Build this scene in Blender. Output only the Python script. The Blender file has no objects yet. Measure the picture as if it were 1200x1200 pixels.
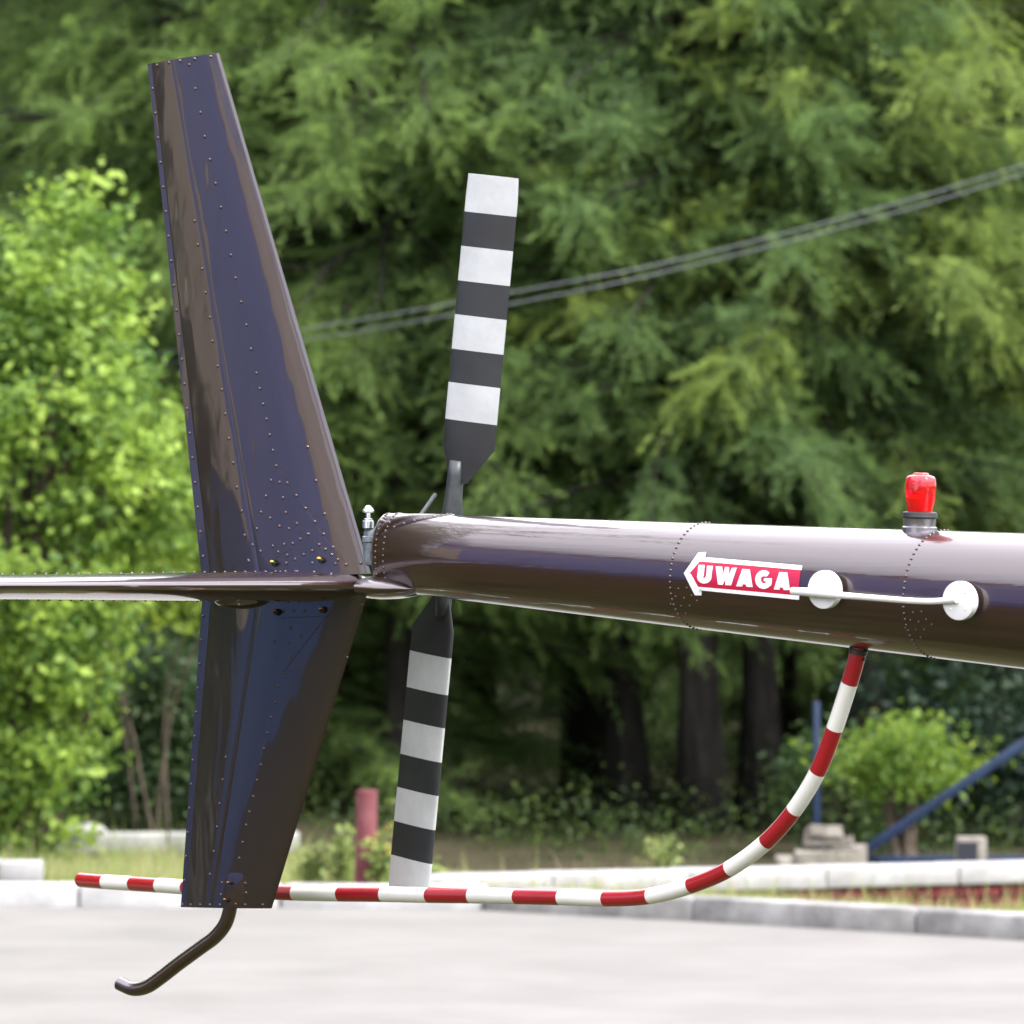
import bpy, bmesh, math, random
import numpy as np
from mathutils import Vector, Matrix

random.seed(7)
R = math.radians
SC = bpy.context.scene
COL = SC.collection

# ------------------------------------------------------------------ camera
FPX = 6960.0            # focal length in pixels of the 1200 px wide photograph
CAMZ = 1.75
HORIZ = 640.0           # picture row of the horizon
cam_d = bpy.data.cameras.new('camera')
cam = bpy.data.objects.new('camera', cam_d)
COL.objects.link(cam)
cam.location = (0, 0, CAMZ)
cam.rotation_euler = (R(90), 0, 0)
cam_d.sensor_width = 36
cam_d.lens = 36 * FPX / 1200
cam_d.shift_y = (HORIZ - 600) / 1200
cam_d.clip_end = 3000
cam_d.dof.use_dof = True
cam_d.dof.focus_distance = 11.7
cam_d.dof.aperture_fstop = cam_d.lens / 1000 / 0.0230
SC.camera = cam

# ------------------------------------------------------------------ world, sun, exposure
SUN_EL, SUN_AZ = 50.0, 124.0       # azimuth clockwise from +Y (the view direction): right, behind the camera
world = bpy.data.worlds.new('World')
SC.world = world
world.use_nodes = True
wt = world.node_tree
wt.nodes.clear()
wo = wt.nodes.new('ShaderNodeOutputWorld')
bg = wt.nodes.new('ShaderNodeBackground')
sky = wt.nodes.new('ShaderNodeTexSky')
sky.sky_type = 'NISHITA'
sky.sun_disc = False
sky.sun_elevation = R(SUN_EL)
sky.sun_rotation = R(SUN_AZ)
sky.air_density = 1.0
sky.dust_density = 0.6
tc = wt.nodes.new('ShaderNodeTexCoord')
sep = wt.nodes.new('ShaderNodeSeparateXYZ')
wt.links.new(tc.outputs['Generated'], sep.inputs[0])
# broken cloud: projected on a flat layer overhead
dv = wt.nodes.new('ShaderNodeVectorMath'); dv.operation = 'DIVIDE'
zc = wt.nodes.new('ShaderNodeMath'); zc.operation = 'MAXIMUM'; zc.inputs[1].default_value = 0.10
wt.links.new(sep.outputs['Z'], zc.inputs[0])
cmb = wt.nodes.new('ShaderNodeCombineXYZ')
for i in range(3):
    wt.links.new(zc.outputs[0], cmb.inputs[i])
wt.links.new(tc.outputs['Generated'], dv.inputs[0]); wt.links.new(cmb.outputs[0], dv.inputs[1])
cn = wt.nodes.new('ShaderNodeTexNoise'); cn.inputs['Scale'].default_value = 0.55; cn.inputs['Detail'].default_value = 6
cn.inputs['Roughness'].default_value = 0.55
wt.links.new(dv.outputs[0], cn.inputs['Vector'])
ad = wt.nodes.new('ShaderNodeMath'); ad.operation = 'MULTIPLY_ADD'
ad.inputs[1].default_value = 0.55; ad.inputs[2].default_value = -0.12
wt.links.new(sep.outputs['Z'], ad.inputs[0])
a2 = wt.nodes.new('ShaderNodeMath'); a2.operation = 'ADD'
wt.links.new(ad.outputs[0], a2.inputs[0]); wt.links.new(cn.outputs['Fac'], a2.inputs[1])
cr = wt.nodes.new('ShaderNodeMapRange'); cr.interpolation_type = 'SMOOTHSTEP'
cr.inputs['From Min'].default_value = 0.46; cr.inputs['From Max'].default_value = 0.66
wt.links.new(a2.outputs[0], cr.inputs['Value'])
cm = wt.nodes.new('ShaderNodeMix'); cm.data_type = 'RGBA'
cm.inputs['B'].default_value = (17.0, 16.6, 18.4, 1)
wt.links.new(cr.outputs[0], cm.inputs['Factor'])
wt.links.new(sky.outputs[0], cm.inputs['A'])
wt.links.new(cm.outputs['Result'], bg.inputs['Color'])
bg.inputs['Strength'].default_value = 0.15
wt.links.new(bg.outputs[0], wo.inputs['Surface'])

sun_d = bpy.data.lights.new('sun', 'SUN')
sun_d.energy = 2.7
sun_d.angle = R(1.0)
sun_d.color = (1.0, 0.95, 0.87)
sun = bpy.data.objects.new('sun', sun_d)
COL.objects.link(sun)
_az, _el = R(SUN_AZ), R(SUN_EL)
sdir = Vector((math.sin(_az) * math.cos(_el), math.cos(_az) * math.cos(_el), math.sin(_el)))
sun.rotation_euler = sdir.to_track_quat('Z', 'Y').to_euler()
sun.location = sdir * 60

vs = SC.view_settings
vs.view_transform = 'Standard'
vs.look = 'None'
vs.exposure = 0.92
vs.gamma = 1.0
vs.use_curve_mapping = False
cy = SC.cycles
cy.use_denoising = True
cy.max_bounces = 8
cy.diffuse_bounces = 4
cy.glossy_bounces = 4
cy.transmission_bounces = 6
cy.transparent_max_bounces = 8
cy.sample_clamp_indirect = 6.0

# ------------------------------------------------------------------ materials
def new_mat(name):
    m = bpy.data.materials.new(name)
    m.use_nodes = True
    nt = m.node_tree
    return m, nt, nt.nodes['Principled BSDF'], nt.nodes['Material Output']

def mat(name, color, rough=0.5, metal=0.0, coat=0.0, coat_rough=0.03, var=0.0, vscale=8.0, bump=0.0,
        bscale=40.0, spec=0.5, stretch=None, detail=4, bdist=0.01, color2=None, coat_ior=1.5):
    m, nt, b, out = new_mat(name)
    b.inputs['Base Color'].default_value = (*color, 1)
    b.inputs['Roughness'].default_value = rough
    b.inputs['Metallic'].default_value = metal
    b.inputs['Coat Weight'].default_value = coat
    b.inputs['Coat Roughness'].default_value = coat_rough
    b.inputs['Coat IOR'].default_value = coat_ior
    b.inputs['Specular IOR Level'].default_value = spec
    t = nt.nodes.new('ShaderNodeTexCoord')
    vec = t.outputs['Object']
    if stretch:
        mp = nt.nodes.new('ShaderNodeMapping')
        mp.inputs['Scale'].default_value = stretch
        nt.links.new(vec, mp.inputs['Vector'])
        vec = mp.outputs[0]
    if var or color2:
        n = nt.nodes.new('ShaderNodeTexNoise')
        n.inputs['Scale'].default_value = vscale
        n.inputs['Detail'].default_value = detail
        n.inputs['Roughness'].default_value = 0.65
        nt.links.new(vec, n.inputs['Vector'])
        rp = nt.nodes.new('ShaderNodeValToRGB')
        e = rp.color_ramp.elements
        c2 = color2 if color2 else tuple(min(1, c * (1 + var)) for c in color)
        c1 = color if color2 else tuple(c * (1 - var) for c in color)
        e[0].position = 0.35; e[0].color = (*c1, 1)
        e[1].position = 0.68; e[1].color = (*c2, 1)
        nt.links.new(n.outputs['Fac'], rp.inputs[0])
        nt.links.new(rp.outputs[0], b.inputs['Base Color'])
    if bump:
        n2 = nt.nodes.new('ShaderNodeTexNoise')
        n2.inputs['Scale'].default_value = bscale
        n2.inputs['Detail'].default_value = detail
        nt.links.new(vec, n2.inputs['Vector'])
        bp = nt.nodes.new('ShaderNodeBump')
        bp.inputs['Strength'].default_value = bump
        bp.inputs['Distance'].default_value = bdist
        nt.links.new(n2.outputs['Fac'], bp.inputs['Height'])
        nt.links.new(bp.outputs[0], b.inputs['Normal'])
        if coat:
            nt.links.new(bp.outputs[0], b.inputs['Coat Normal'])
    return m

def leaf_mat(name, trans=0.45):
    """colour comes from the per-leaf attribute 'tint' (leaf colour only)"""
    m, nt, b, out = new_mat(name)
    at = nt.nodes.new('ShaderNodeAttribute'); at.attribute_name = 'tint'
    oi = nt.nodes.new('ShaderNodeObjectInfo')
    hs = nt.nodes.new('ShaderNodeHueSaturation')
    mr = nt.nodes.new('ShaderNodeMapRange')
    mr.inputs['To Min'].default_value = 0.82; mr.inputs['To Max'].default_value = 1.18
    nt.links.new(oi.outputs['Random'], mr.inputs['Value'])
    nt.links.new(mr.outputs[0], hs.inputs['Value'])
    nt.links.new(at.outputs['Color'], hs.inputs['Color'])
    nt.links.new(hs.outputs[0], b.inputs['Base Color'])
    b.inputs['Roughness'].default_value = 0.55
    b.inputs['Specular IOR Level'].default_value = 0.35
    tr = nt.nodes.new('ShaderNodeBsdfTranslucent')
    nt.links.new(hs.outputs[0], tr.inputs['Color'])
    mx = nt.nodes.new('ShaderNodeMixShader'); mx.inputs[0].default_value = trans
    nt.links.new(b.outputs[0], mx.inputs[1]); nt.links.new(tr.outputs[0], mx.inputs[2])
    nt.links.new(mx.outputs[0], out.inputs['Surface'])
    return m

PAINT = (0.0185, 0.0050, 0.0043)
M = {}
M['paint_fin'] = mat('maroon_paint_fin', (0.0125, 0.0048, 0.0052), rough=0.30, coat=1.0, coat_rough=0.03, bump=0.36, bscale=2.6,
                     stretch=(3.4, 1, 0.75), detail=2.0, bdist=0.010, coat_ior=1.56)
M["paint_boom"] = mat("maroon_paint_boom", (0.0195, 0.0050, 0.0046), rough=0.28, coat=1.0, coat_rough=0.02, bump=0.16, bscale=30,
                      stretch=(0.02, 3.6, 3.6), detail=2.5, bdist=0.0016, coat_ior=1.52)
M['paint'] = mat('maroon_paint', PAINT, rough=0.28, coat=1.0, coat_rough=0.03, bump=0.05, bscale=6, detail=1, bdist=0.003, coat_ior=1.7)
M['rivet'] = mat('maroon_rivet', (0.05, 0.022, 0.020), rough=0.30, coat=0.6, coat_rough=0.1)
M['edge'] = mat('dull_sheet_edge', (0.045, 0.030, 0.032), rough=0.7, spec=0.2)
M['bolt'] = mat('dark_steel', (0.03, 0.03, 0.032), rough=0.35, metal=0.6)
M['yellow'] = mat('yellow_torque_paint', (0.75, 0.52, 0.03), rough=0.4)
M['orange'] = mat('orange_torque_paint', (0.65, 0.22, 0.03), rough=0.4)
M['steel'] = mat('bright_steel', (0.62, 0.63, 0.64), rough=0.25, metal=1.0, var=0.1, vscale=30)
M['casting'] = mat('grey_casting', (0.20, 0.235, 0.245), rough=0.42, metal=0.35, var=0.35, vscale=18, bump=0.2, bscale=50, bdist=0.002)
M['white'] = mat('white_paint', (0.66, 0.66, 0.64), rough=0.35, coat=0.3, var=0.03, vscale=20)
M['cream'] = mat('cream_white_paint', (0.74, 0.73, 0.66), rough=0.30, coat=0.5, coat_rough=0.08, var=0.04, vscale=14)
M['red'] = mat('red_paint', (0.30, 0.0035, 0.012), rough=0.30, coat=0.6, coat_rough=0.08, var=0.08, vscale=14)
M['sticker_red'] = mat('sticker_red', (0.46, 0.004, 0.036), rough=0.30, coat=0.5, var=0.04, vscale=20)
M['sticker_white'] = mat('sticker_white', (0.85, 0.85, 0.85), rough=0.4)
M['black_blade'] = mat('black_blade_paint', (0.020, 0.022, 0.022), rough=0.42, var=0.2, vscale=12)
M['white_blade'] = mat('white_blade_paint', (0.46, 0.475, 0.46), rough=0.4, var=0.10, vscale=12)
M['neck'] = mat('stained_casting', (0.045, 0.055, 0.06), rough=0.4, metal=0.3, color2=(0.20, 0.235, 0.25), vscale=45, bump=0.3, bscale=70, bdist=0.002)
M['grip'] = mat('dark_grip_metal', (0.040, 0.045, 0.047), rough=0.45, metal=0.3, var=0.3, vscale=25)
M['rubber'] = mat('black_rubber', (0.02, 0.022, 0.022), rough=0.45)
M['gunmetal'] = mat('grey_metal_base', (0.30, 0.29, 0.31), rough=0.28, metal=0.9, var=0.12, vscale=25)

m, nt, b, out = new_mat('red_lens')
b.inputs['Base Color'].default_value = (0.90, 0.006, 0.016, 1)
b.inputs['Roughness'].default_value = 0.06
b.inputs['Transmission Weight'].default_value = 0.75
b.inputs['IOR'].default_value = 1.46
b.inputs['Coat Weight'].default_value = 0.5
M['lens'] = m
M['lens_inner'] = mat('red_reflector', (0.75, 0.01, 0.015), rough=0.35, spec=0.6)

M['asphalt'] = mat('pale_asphalt', (0.146, 0.142, 0.130), rough=0.9, color2=(0.182, 0.177, 0.163), vscale=1.1, bump=0.35,
                   bscale=120, detail=6, bdist=0.01, spec=0.25)
M['field'] = mat('grass_field_soil', (0.030, 0.034, 0.012), rough=0.95, color2=(0.075, 0.070, 0.028), vscale=1.7, bump=0.9,
                 bscale=25, detail=6, bdist=0.05, spec=0.1)
M['verge'] = mat('verge_soil', (0.07, 0.075, 0.03), rough=0.95, color2=(0.16, 0.15, 0.07), vscale=5, bump=0.8, bscale=40, bdist=0.03, spec=0.1)
M['forest_floor'] = mat('forest_floor', (0.025, 0.026, 0.012), rough=0.95, color2=(0.06, 0.05, 0.03), vscale=2.5, bump=0.8, bscale=20, bdist=0.05, spec=0.1)
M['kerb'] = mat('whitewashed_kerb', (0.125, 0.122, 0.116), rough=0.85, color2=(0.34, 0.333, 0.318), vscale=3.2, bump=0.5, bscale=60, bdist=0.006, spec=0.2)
M['kerb_sunlit'] = mat('sunlit_kerb', (0.30, 0.298, 0.29), rough=0.85, color2=(0.48, 0.476, 0.465), vscale=3.2, bump=0.5, bscale=60, bdist=0.006, spec=0.2)  # same kerb, its colour lightened for the sunlit left stretch
M['cap'] = mat('whitewashed_wall_cap', (0.265, 0.262, 0.255), rough=0.85, color2=(0.38, 0.376, 0.366), vscale=5, bump=0.4, bscale=50, bdist=0.006, spec=0.2)
M['oldcap'] = mat('weathered_wall_cap', (0.24, 0.245, 0.225), rough=0.85, color2=(0.36, 0.36, 0.34), vscale=5, bump=0.4, bscale=50, bdist=0.006, spec=0.2)
M['brick'] = mat('dark_red_brick', (0.060, 0.010, 0.013), rough=0.85, color2=(0.15, 0.028, 0.032), vscale=7, bump=0.5, bscale=70, bdist=0.005, spec=0.2)
M['mortar'] = mat('mortar', (0.14, 0.10, 0.09), rough=0.95, var=0.3, vscale=20)
M['rubble'] = mat('old_concrete', (0.16, 0.145, 0.12), rough=0.9, color2=(0.29, 0.27, 0.23), vscale=9, bump=0.7, bscale=30, bdist=0.02, spec=0.2)
M['blue'] = mat('blue_steel_paint', (0.007, 0.020, 0.055), rough=0.45, var=0.3, vscale=10, spec=0.4)
M['darkbox'] = mat('dark_box_face', (0.012, 0.014, 0.022), rough=0.6)
M['redpost'] = mat('faded_red_post', (0.135, 0.038, 0.045), rough=0.85, color2=(0.20, 0.075, 0.082), vscale=8, spec=.2)
M['cable'] = mat('grey_cable', (0.20, 0.21, 0.23), rough=0.5, spec=0.4)
M['bark'] = mat('conifer_bark', (0.020, 0.018, 0.016), rough=0.95, color2=(0.052, 0.046, 0.040), vscale=6, stretch=(1, 1, 0.25), bump=0.9, bscale=14, bdist=0.05, spec=0.1)
M['twig'] = mat('twig_bark', (0.085, 0.068, 0.052), rough=0.95, var=0.3, vscale=5, spec=0.1)
M['needles'] = leaf_mat('needles', 0.56)
M['leaves'] = leaf_mat('broad_leaves', 0.50)
M['grass'] = leaf_mat('grass_blades', 0.40)
M['plexi'] = mat('tinted_plexiglass', (0.02, 0.025, 0.03), rough=0.05, coat=1.0)

# ------------------------------------------------------------------ object helpers
def link(name, me, parent=None, m=None):
    o = bpy.data.objects.new(name, me)
    COL.objects.link(o)
    if parent is not None:
        o.parent = parent
    if m is not None:
        for x in (m if isinstance(m, (list, tuple)) else [m]):
            me.materials.append(x)
    return o

def tag(o, label=None, cat=None, group=None, kind=None):
    if label: o['label'] = label
    if cat: o['category'] = cat
    if group: o['group'] = group
    if kind: o['kind'] = kind
    return o

def empty(name, loc=(0, 0, 0), rotz=0.0):
    o = bpy.data.objects.new(name, None)
    COL.objects.link(o)
    o.location = loc
    o.rotation_euler = (0, 0, rotz)
    o.empty_display_size = 0.2
    return o

def mesh_from(name, verts, faces, smooth=True, mats=None, fmat=None):
    me = bpy.data.meshes.new(name)
    me.from_pydata([tuple(v) for v in verts], [], faces)
    if smooth:
        me.polygons.foreach_set('use_smooth', [True] * len(me.polygons))
    if fmat is not None:
        me.polygons.foreach_set('material_index', fmat)
    me.update()
    return me

def bm_mesh(name, bm, smooth=False, angle=None):
    bmesh.ops.recalc_face_normals(bm, faces=bm.faces)
    me = bpy.data.meshes.new(name)
    if angle is not None:
        for f in bm.faces: f.smooth = True
        for e in bm.edges:
            if len(e.link_faces) == 2 and e.calc_face_angle(0) > R(angle):
                e.smooth = False
    elif smooth:
        for f in bm.faces: f.smooth = True
    bm.to_mesh(me)
    bm.free()
    return me

def add_box(bm, lo, hi, bevel=0.0, jitter=0.0, rot=None):
    lo, hi = Vector(lo), Vector(hi)
    c = (lo + hi) / 2
    s = hi - lo
    g = bmesh.ops.create_cube(bm, size=1.0)
    vs_ = g['verts']
    for v in vs_:
        v.co = Vector((v.co.x * s.x, v.co.y * s.y, v.co.z * s.z))
        if jitter:
            v.co += Vector([random.uniform(-jitter, jitter) for _ in range(3)])
        if rot is not None:
            v.co = rot @ v.co
        v.co += c
    if bevel:
        es = list({e for v in vs_ for e in v.link_edges})
        bmesh.ops.bevel(bm, geom=es, offset=bevel, segments=2, profile=0.5, affect='EDGES')

def frame_of(t):
    t = t.normalized()
    up = Vector((0, 0, 1)) if abs(t.z) < 0.95 else Vector((0, 1, 0))
    a = t.cross(up).normalized()
    return a, a.cross(t).normalized()

def tube_data(pts, rad, seg=16, cap=True):
    """swept round tube with a transported frame; rad is one radius or a list"""
    n = len(pts)
    pts = [Vector(p) for p in pts]
    rr = rad if isinstance(rad, (list, tuple)) else [rad] * n
    V, F = [], []
    a = None
    for i in range(n):
        t = (pts[min(i + 1, n - 1)] - pts[max(i - 1, 0)]).normalized()
        if a is None:
            a, b_ = frame_of(t)
        else:
            a = (a - t * a.dot(t)).normalized()
            b_ = a.cross(t)
        for k in range(seg):
            th = 2 * math.pi * k / seg
            V.append(pts[i] + (a * math.cos(th) + b_ * math.sin(th)) * rr[i])
    for i in range(n - 1):
        for k in range(seg):
            k2 = (k + 1) % seg
            F.append((i * seg + k, i * seg + k2, (i + 1) * seg + k2, (i + 1) * seg + k))
    if cap:
        for i, fl in ((0, True), (n - 1, False)):
            ring = list(range(i * seg, i * seg + seg))
            F.append(tuple(ring if not fl else ring[::-1]))
    return V, F

def tube(name, pts, rad, m, parent=None, seg=16):
    V, F = tube_data(pts, rad, seg)
    me = mesh_from(name, V, F)
    set_sharp(me, 50)
    return link(name, me, parent, m)

def set_sharp(me, ang):
    bm = bmesh.new(); bm.from_mesh(me)
    bmesh.ops.recalc_face_normals(bm, faces=bm.faces)
    for e in bm.edges:
        if len(e.link_faces) == 2 and e.calc_face_angle(0) > R(ang):
            e.smooth = False
    bm.to_mesh(me); bm.free()

def lathe(name, origin, axis, prof, m, parent=None, seg=32, ang=35):
    """prof: list of (radius, height along axis)"""
    axis = Vector(axis).normalized()
    a, b_ = frame_of(axis)
    V, F = [], []
    for r, h in prof:
        for k in range(seg):
            th = 2 * math.pi * k / seg
            V.append(Vector(origin) + axis * h + (a * math.cos(th) + b_ * math.sin(th)) * r)
    for i in range(len(prof) - 1):
        for k in range(seg):
            k2 = (k + 1) % seg
            F.append((i * seg + k, i * seg + k2, (i + 1) * seg + k2, (i + 1) * seg + k))
    F.append(tuple(range(seg))[::-1])
    F.append(tuple(range((len(prof) - 1) * seg, len(prof) * seg)))
    me = mesh_from(name, V, F)
    set_sharp(me, ang)
    return link(name, me, parent, m)

def smooth_path(pts, n):
    """Catmull-Rom through pts (Vectors), n samples per span"""
    P = [Vector(p) for p in pts]
    P = [P[0] * 2 - P[1]] + P + [P[-1] * 2 - P[-2]]
    o = []
    for i in range(1, len(P) - 2):
        for k in range(n):
            t = k / n
            p0, p1, p2, p3 = P[i - 1], P[i], P[i + 1], P[i + 2]
            o.append(0.5 * ((2 * p1) + (p2 - p0) * t + (2 * p0 - 5 * p1 + 4 * p2 - p3) * t * t + (3 * p1 - p0 - 3 * p2 + p3) * t ** 3))
    o.append(P[-2])
    return o

def at(px, py, Y):
    """world point seen at picture position (px, py) at distance Y along the view"""
    return Vector(((px - 600) / FPX * Y, Y, CAMZ + (HORIZ - py) / FPX * Y))

# ================================================================== SETTING: ground
def sheet(name, pts, z, m, kind='structure'):
    bm = bmesh.new()
    f = bm.faces.new([bm.verts.new((x, y, z if not callable(z) else z(x, y))) for x, y in pts])
    return tag(link(name, bm_mesh(name, bm), None, m), kind=kind)

# one big sheet of ground with a slight dip behind the kerb where the verge and wood lie
def kerb_y(x):          # distance of the kerb face along the view
    return float(np.interp(x, [-40, -.5, -.2, .25, .8, 1.2, 2.3, 7.5, 40], [30.2, 28.72, 28.6, 28.2, 27.75, 27.35, 26.4, 20.5, -16]))

g = empty('ground')
gx = [-900, -300, -120, -60, -30, -15, -8] + [i * 0.5 - 6 for i in range(25)] + [8, 15, 30, 60, 120, 300, 900]
bm = bmesh.new()
rows = [-900, -300, -120, -60, -30, -10, 0, 8, 15.0]
V = [[bm.verts.new((x, y, -0.008)) for x in gx] for y in rows]
for i in range(len(rows) - 1):
    for j in range(len(gx) - 1):
        bm.faces.new((V[i][j], V[i][j + 1], V[i + 1][j + 1], V[i + 1][j]))
COL.objects.unlink(g); bpy.data.objects.remove(g)
tag(link('grass_field', bm_mesh('grass_field', bm), None, M['field']), kind='structure')

def kz(x): return min(kerb_y(max(-40, min(x, 7))), 60)
bm = bmesh.new()
A = [bm.verts.new((x, 15.0, 0.0)) for x in gx]
B = [bm.verts.new((x, kz(x) + 0.05, 0.0)) for x in gx]
A0 = [bm.verts.new((x, 14.98, -0.06)) for x in gx]
for j in range(len(gx) - 1):
    bm.faces.new((A[j], A[j + 1], B[j + 1], B[j]))
    bm.faces.new((A0[j], A0[j + 1], A[j + 1], A[j]))
tag(link('asphalt_apron', bm_mesh('asphalt_apron', bm), None, M['asphalt']), kind='structure')

def verge_z(x, y):
    d = y - (kz(x) + 0.2)
    if d < 0: return 0.07
    side = max(0.0, min(1.0, (x + 1.2) / 1.0))
    low = -0.03 * (1 - side) - 0.16 * side
    return 0.085 + (low - 0.085) * min(1, d / 3.0) + 0.012 * math.sin(x * 5.1) * math.sin(y * 3.7)
bm = bmesh.new()
dd = [0.12, 0.3, 0.6, 1.0, 1.5, 2.2, 3.0, 4.0, 6.0]
V = [[bm.verts.new((x, kz(x) + d, verge_z(x, kz(x) + d))) for x in gx] for d in dd]
for i in range(len(dd) - 1):
    for j in range(len(gx) - 1):
        bm.faces.new((V[i][j], V[i][j + 1], V[i + 1][j + 1], V[i + 1][j]))
tag(link('verge', bm_mesh('verge', bm, smooth=True), None, M['verge']), kind='structure')
bm = bmesh.new()
V2 = [[bm.verts.new((x, kz(x) + 6.0 if k == 0 else 40 + 0 * k if k == 1 else 900, verge_z(x, kz(x) + 6.0) - (0.0 if k == 0 else 0.0))) for x in gx] for k in range(3)]
for i in range(2):
    for j in range(len(gx) - 1):
        bm.faces.new((V2[i][j], V2[i][j + 1], V2[i + 1][j + 1], V2[i + 1][j]))
tag(link('forest_floor', bm_mesh('forest_floor', bm), None, M['forest_floor']), kind='structure')

# kerb of single stones
kerb = tag(empty('kerb', (0, 28.5, 0)), kind='structure')
x = -7.0
kn = 0
while x < 7.5:
    L = 0.98
    y0, y1 = kerb_y(x), kerb_y(x + L)
    ang = math.atan2(y1 - y0, L)
    bm = bmesh.new()
    add_box(bm, (0.004, 0, -0.10), (math.hypot(L, y1 - y0) - 0.005, 0.17, 0.112 + random.uniform(-.004, .004)), bevel=0.016)
    for v in bm.verts: v.co += Vector((0, random.uniform(-.003, .003), random.uniform(-.002, .002)))
    o = link('kerb_stone', bm_mesh('kerb_stone', bm, angle=40), kerb, M['kerb'] if x > -.35 else M['kerb_sunlit'])
    o.location = (x, y0 - 28.5 + random.uniform(-.006, .006), 0)
    o.rotation_euler = (random.uniform(-.01, .01), 0, ang)
    x += L
    kn += 1

# low walls: caps + brick courses
def low_wall(p0, p1, ztop, zbase, capm, label, cap_h=0.105, n_course=3, depth=0.28):
    p0, p1 = Vector((*p0, 0)), Vector((*p1, 0))
    L = (p1 - p0).length
    w = empty('low_wall', (p0.x, p0.y, zbase), math.atan2(p1.y - p0.y, p1.x - p0.x))
    tag(w, label, 'wall')
    h = ztop - zbase
    bm = bmesh.new()
    add_box(bm, (0, 0.03, -0.15), (L, depth - 0.02, h - cap_h + 0.0))
    link('core', bm_mesh('core', bm), w, M['mortar'])
    cl = 0.75
    k = 0
    x = 0.0
    while x < L - 0.1:
        bm = bmesh.new()
        add_box(bm, (0.003, 0, 0), (min(cl, L - x) - 0.003, depth + 0.04, cap_h - 0.002), bevel=0.010, jitter=0.003)
        o = link('cap_slab', bm_mesh('cap_slab', bm, angle=40), w, capm)
        o.location = (x, -0.03 + random.uniform(-.004, .004), h - cap_h + 0.002)
        x += cl
    bl, bh = 0.25, (h - cap_h) / n_course if n_course else 1
    bm = bmesh.new()
    add_box(bm, (0.005, 0, 0.005), (bl - 0.005, 0.11, bh - 0.005), bevel=0.004)
    me = bm_mesh('brick', bm)
    me.materials.append(M['brick'])
    for c in range(n_course):
        x = -0.125 * (c % 2) + 0.0
        while x < L - 0.12:
            if x >= 0:
                o = bpy.data.objects.new('brick', me)
                COL.objects.link(o); o.parent = w
                o.location = (x, random.uniform(-.004, .004), c * bh)
            x += bl
    return w

low_wall((-0.50, 29.05), (3.9, 30.9), 0.13, -0.17, M['cap'], 'low whitewashed brick wall behind the kerb below the blue steel frame')
low_wall((-4.2, 33.6), (-1.20, 33.75), 0.115, -0.06, M['oldcap'], 'low weathered wall behind the grass to the left of the lower tail fin', cap_h=0.107, n_course=1)

# ================================================================== foliage
def build_mesh(name, verts, tris, tint=None, smooth=False):
    """fast mesh from arrays; tris (n,3) ints; tint per vertex rgb"""
    me = bpy.data.meshes.new(name)
    nv, nf = len(verts), len(tris)
    me.vertices.add(nv)
    me.vertices.foreach_set('co', np.asarray(verts, np.float32).ravel())
    me.loops.add(nf * 3)
    me.loops.foreach_set('vertex_index', np.asarray(tris, np.int32).ravel())
    me.polygons.add(nf)
    me.polygons.foreach_set('loop_start', np.arange(0, nf * 3, 3, dtype=np.int32))
    me.update(calc_edges=True)
    if tint is not None:
        at_ = me.color_attributes.new('tint', 'FLOAT_COLOR', 'POINT')
        c = np.ones((nv, 4), np.float32); c[:, :3] = tint
        at_.data.foreach_set('color', c.ravel())
    return me

def unit(a):
    return a / np.maximum(np.linalg.norm(a, axis=-1, keepdims=True), 1e-9)

def blades(rng, P, D, ln, wd, tint):
    """one slim triangle per point: P base, D unit dir, ln length, wd width, tint (n,3)"""
    n = len(P)
    side = unit(np.cross(D, unit(rng.normal(size=(n, 3)))))
    v = np.empty((n, 3, 3), np.float32)
    v[:, 0] = P - side * wd[:, None] * .5
    v[:, 1] = P + side * wd[:, None] * .5
    v[:, 2] = P + D * ln[:, None]
    t = np.arange(n * 3).reshape(n, 3)
    return v.reshape(-1, 3), t, np.repeat(tint, 3, axis=0)

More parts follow.
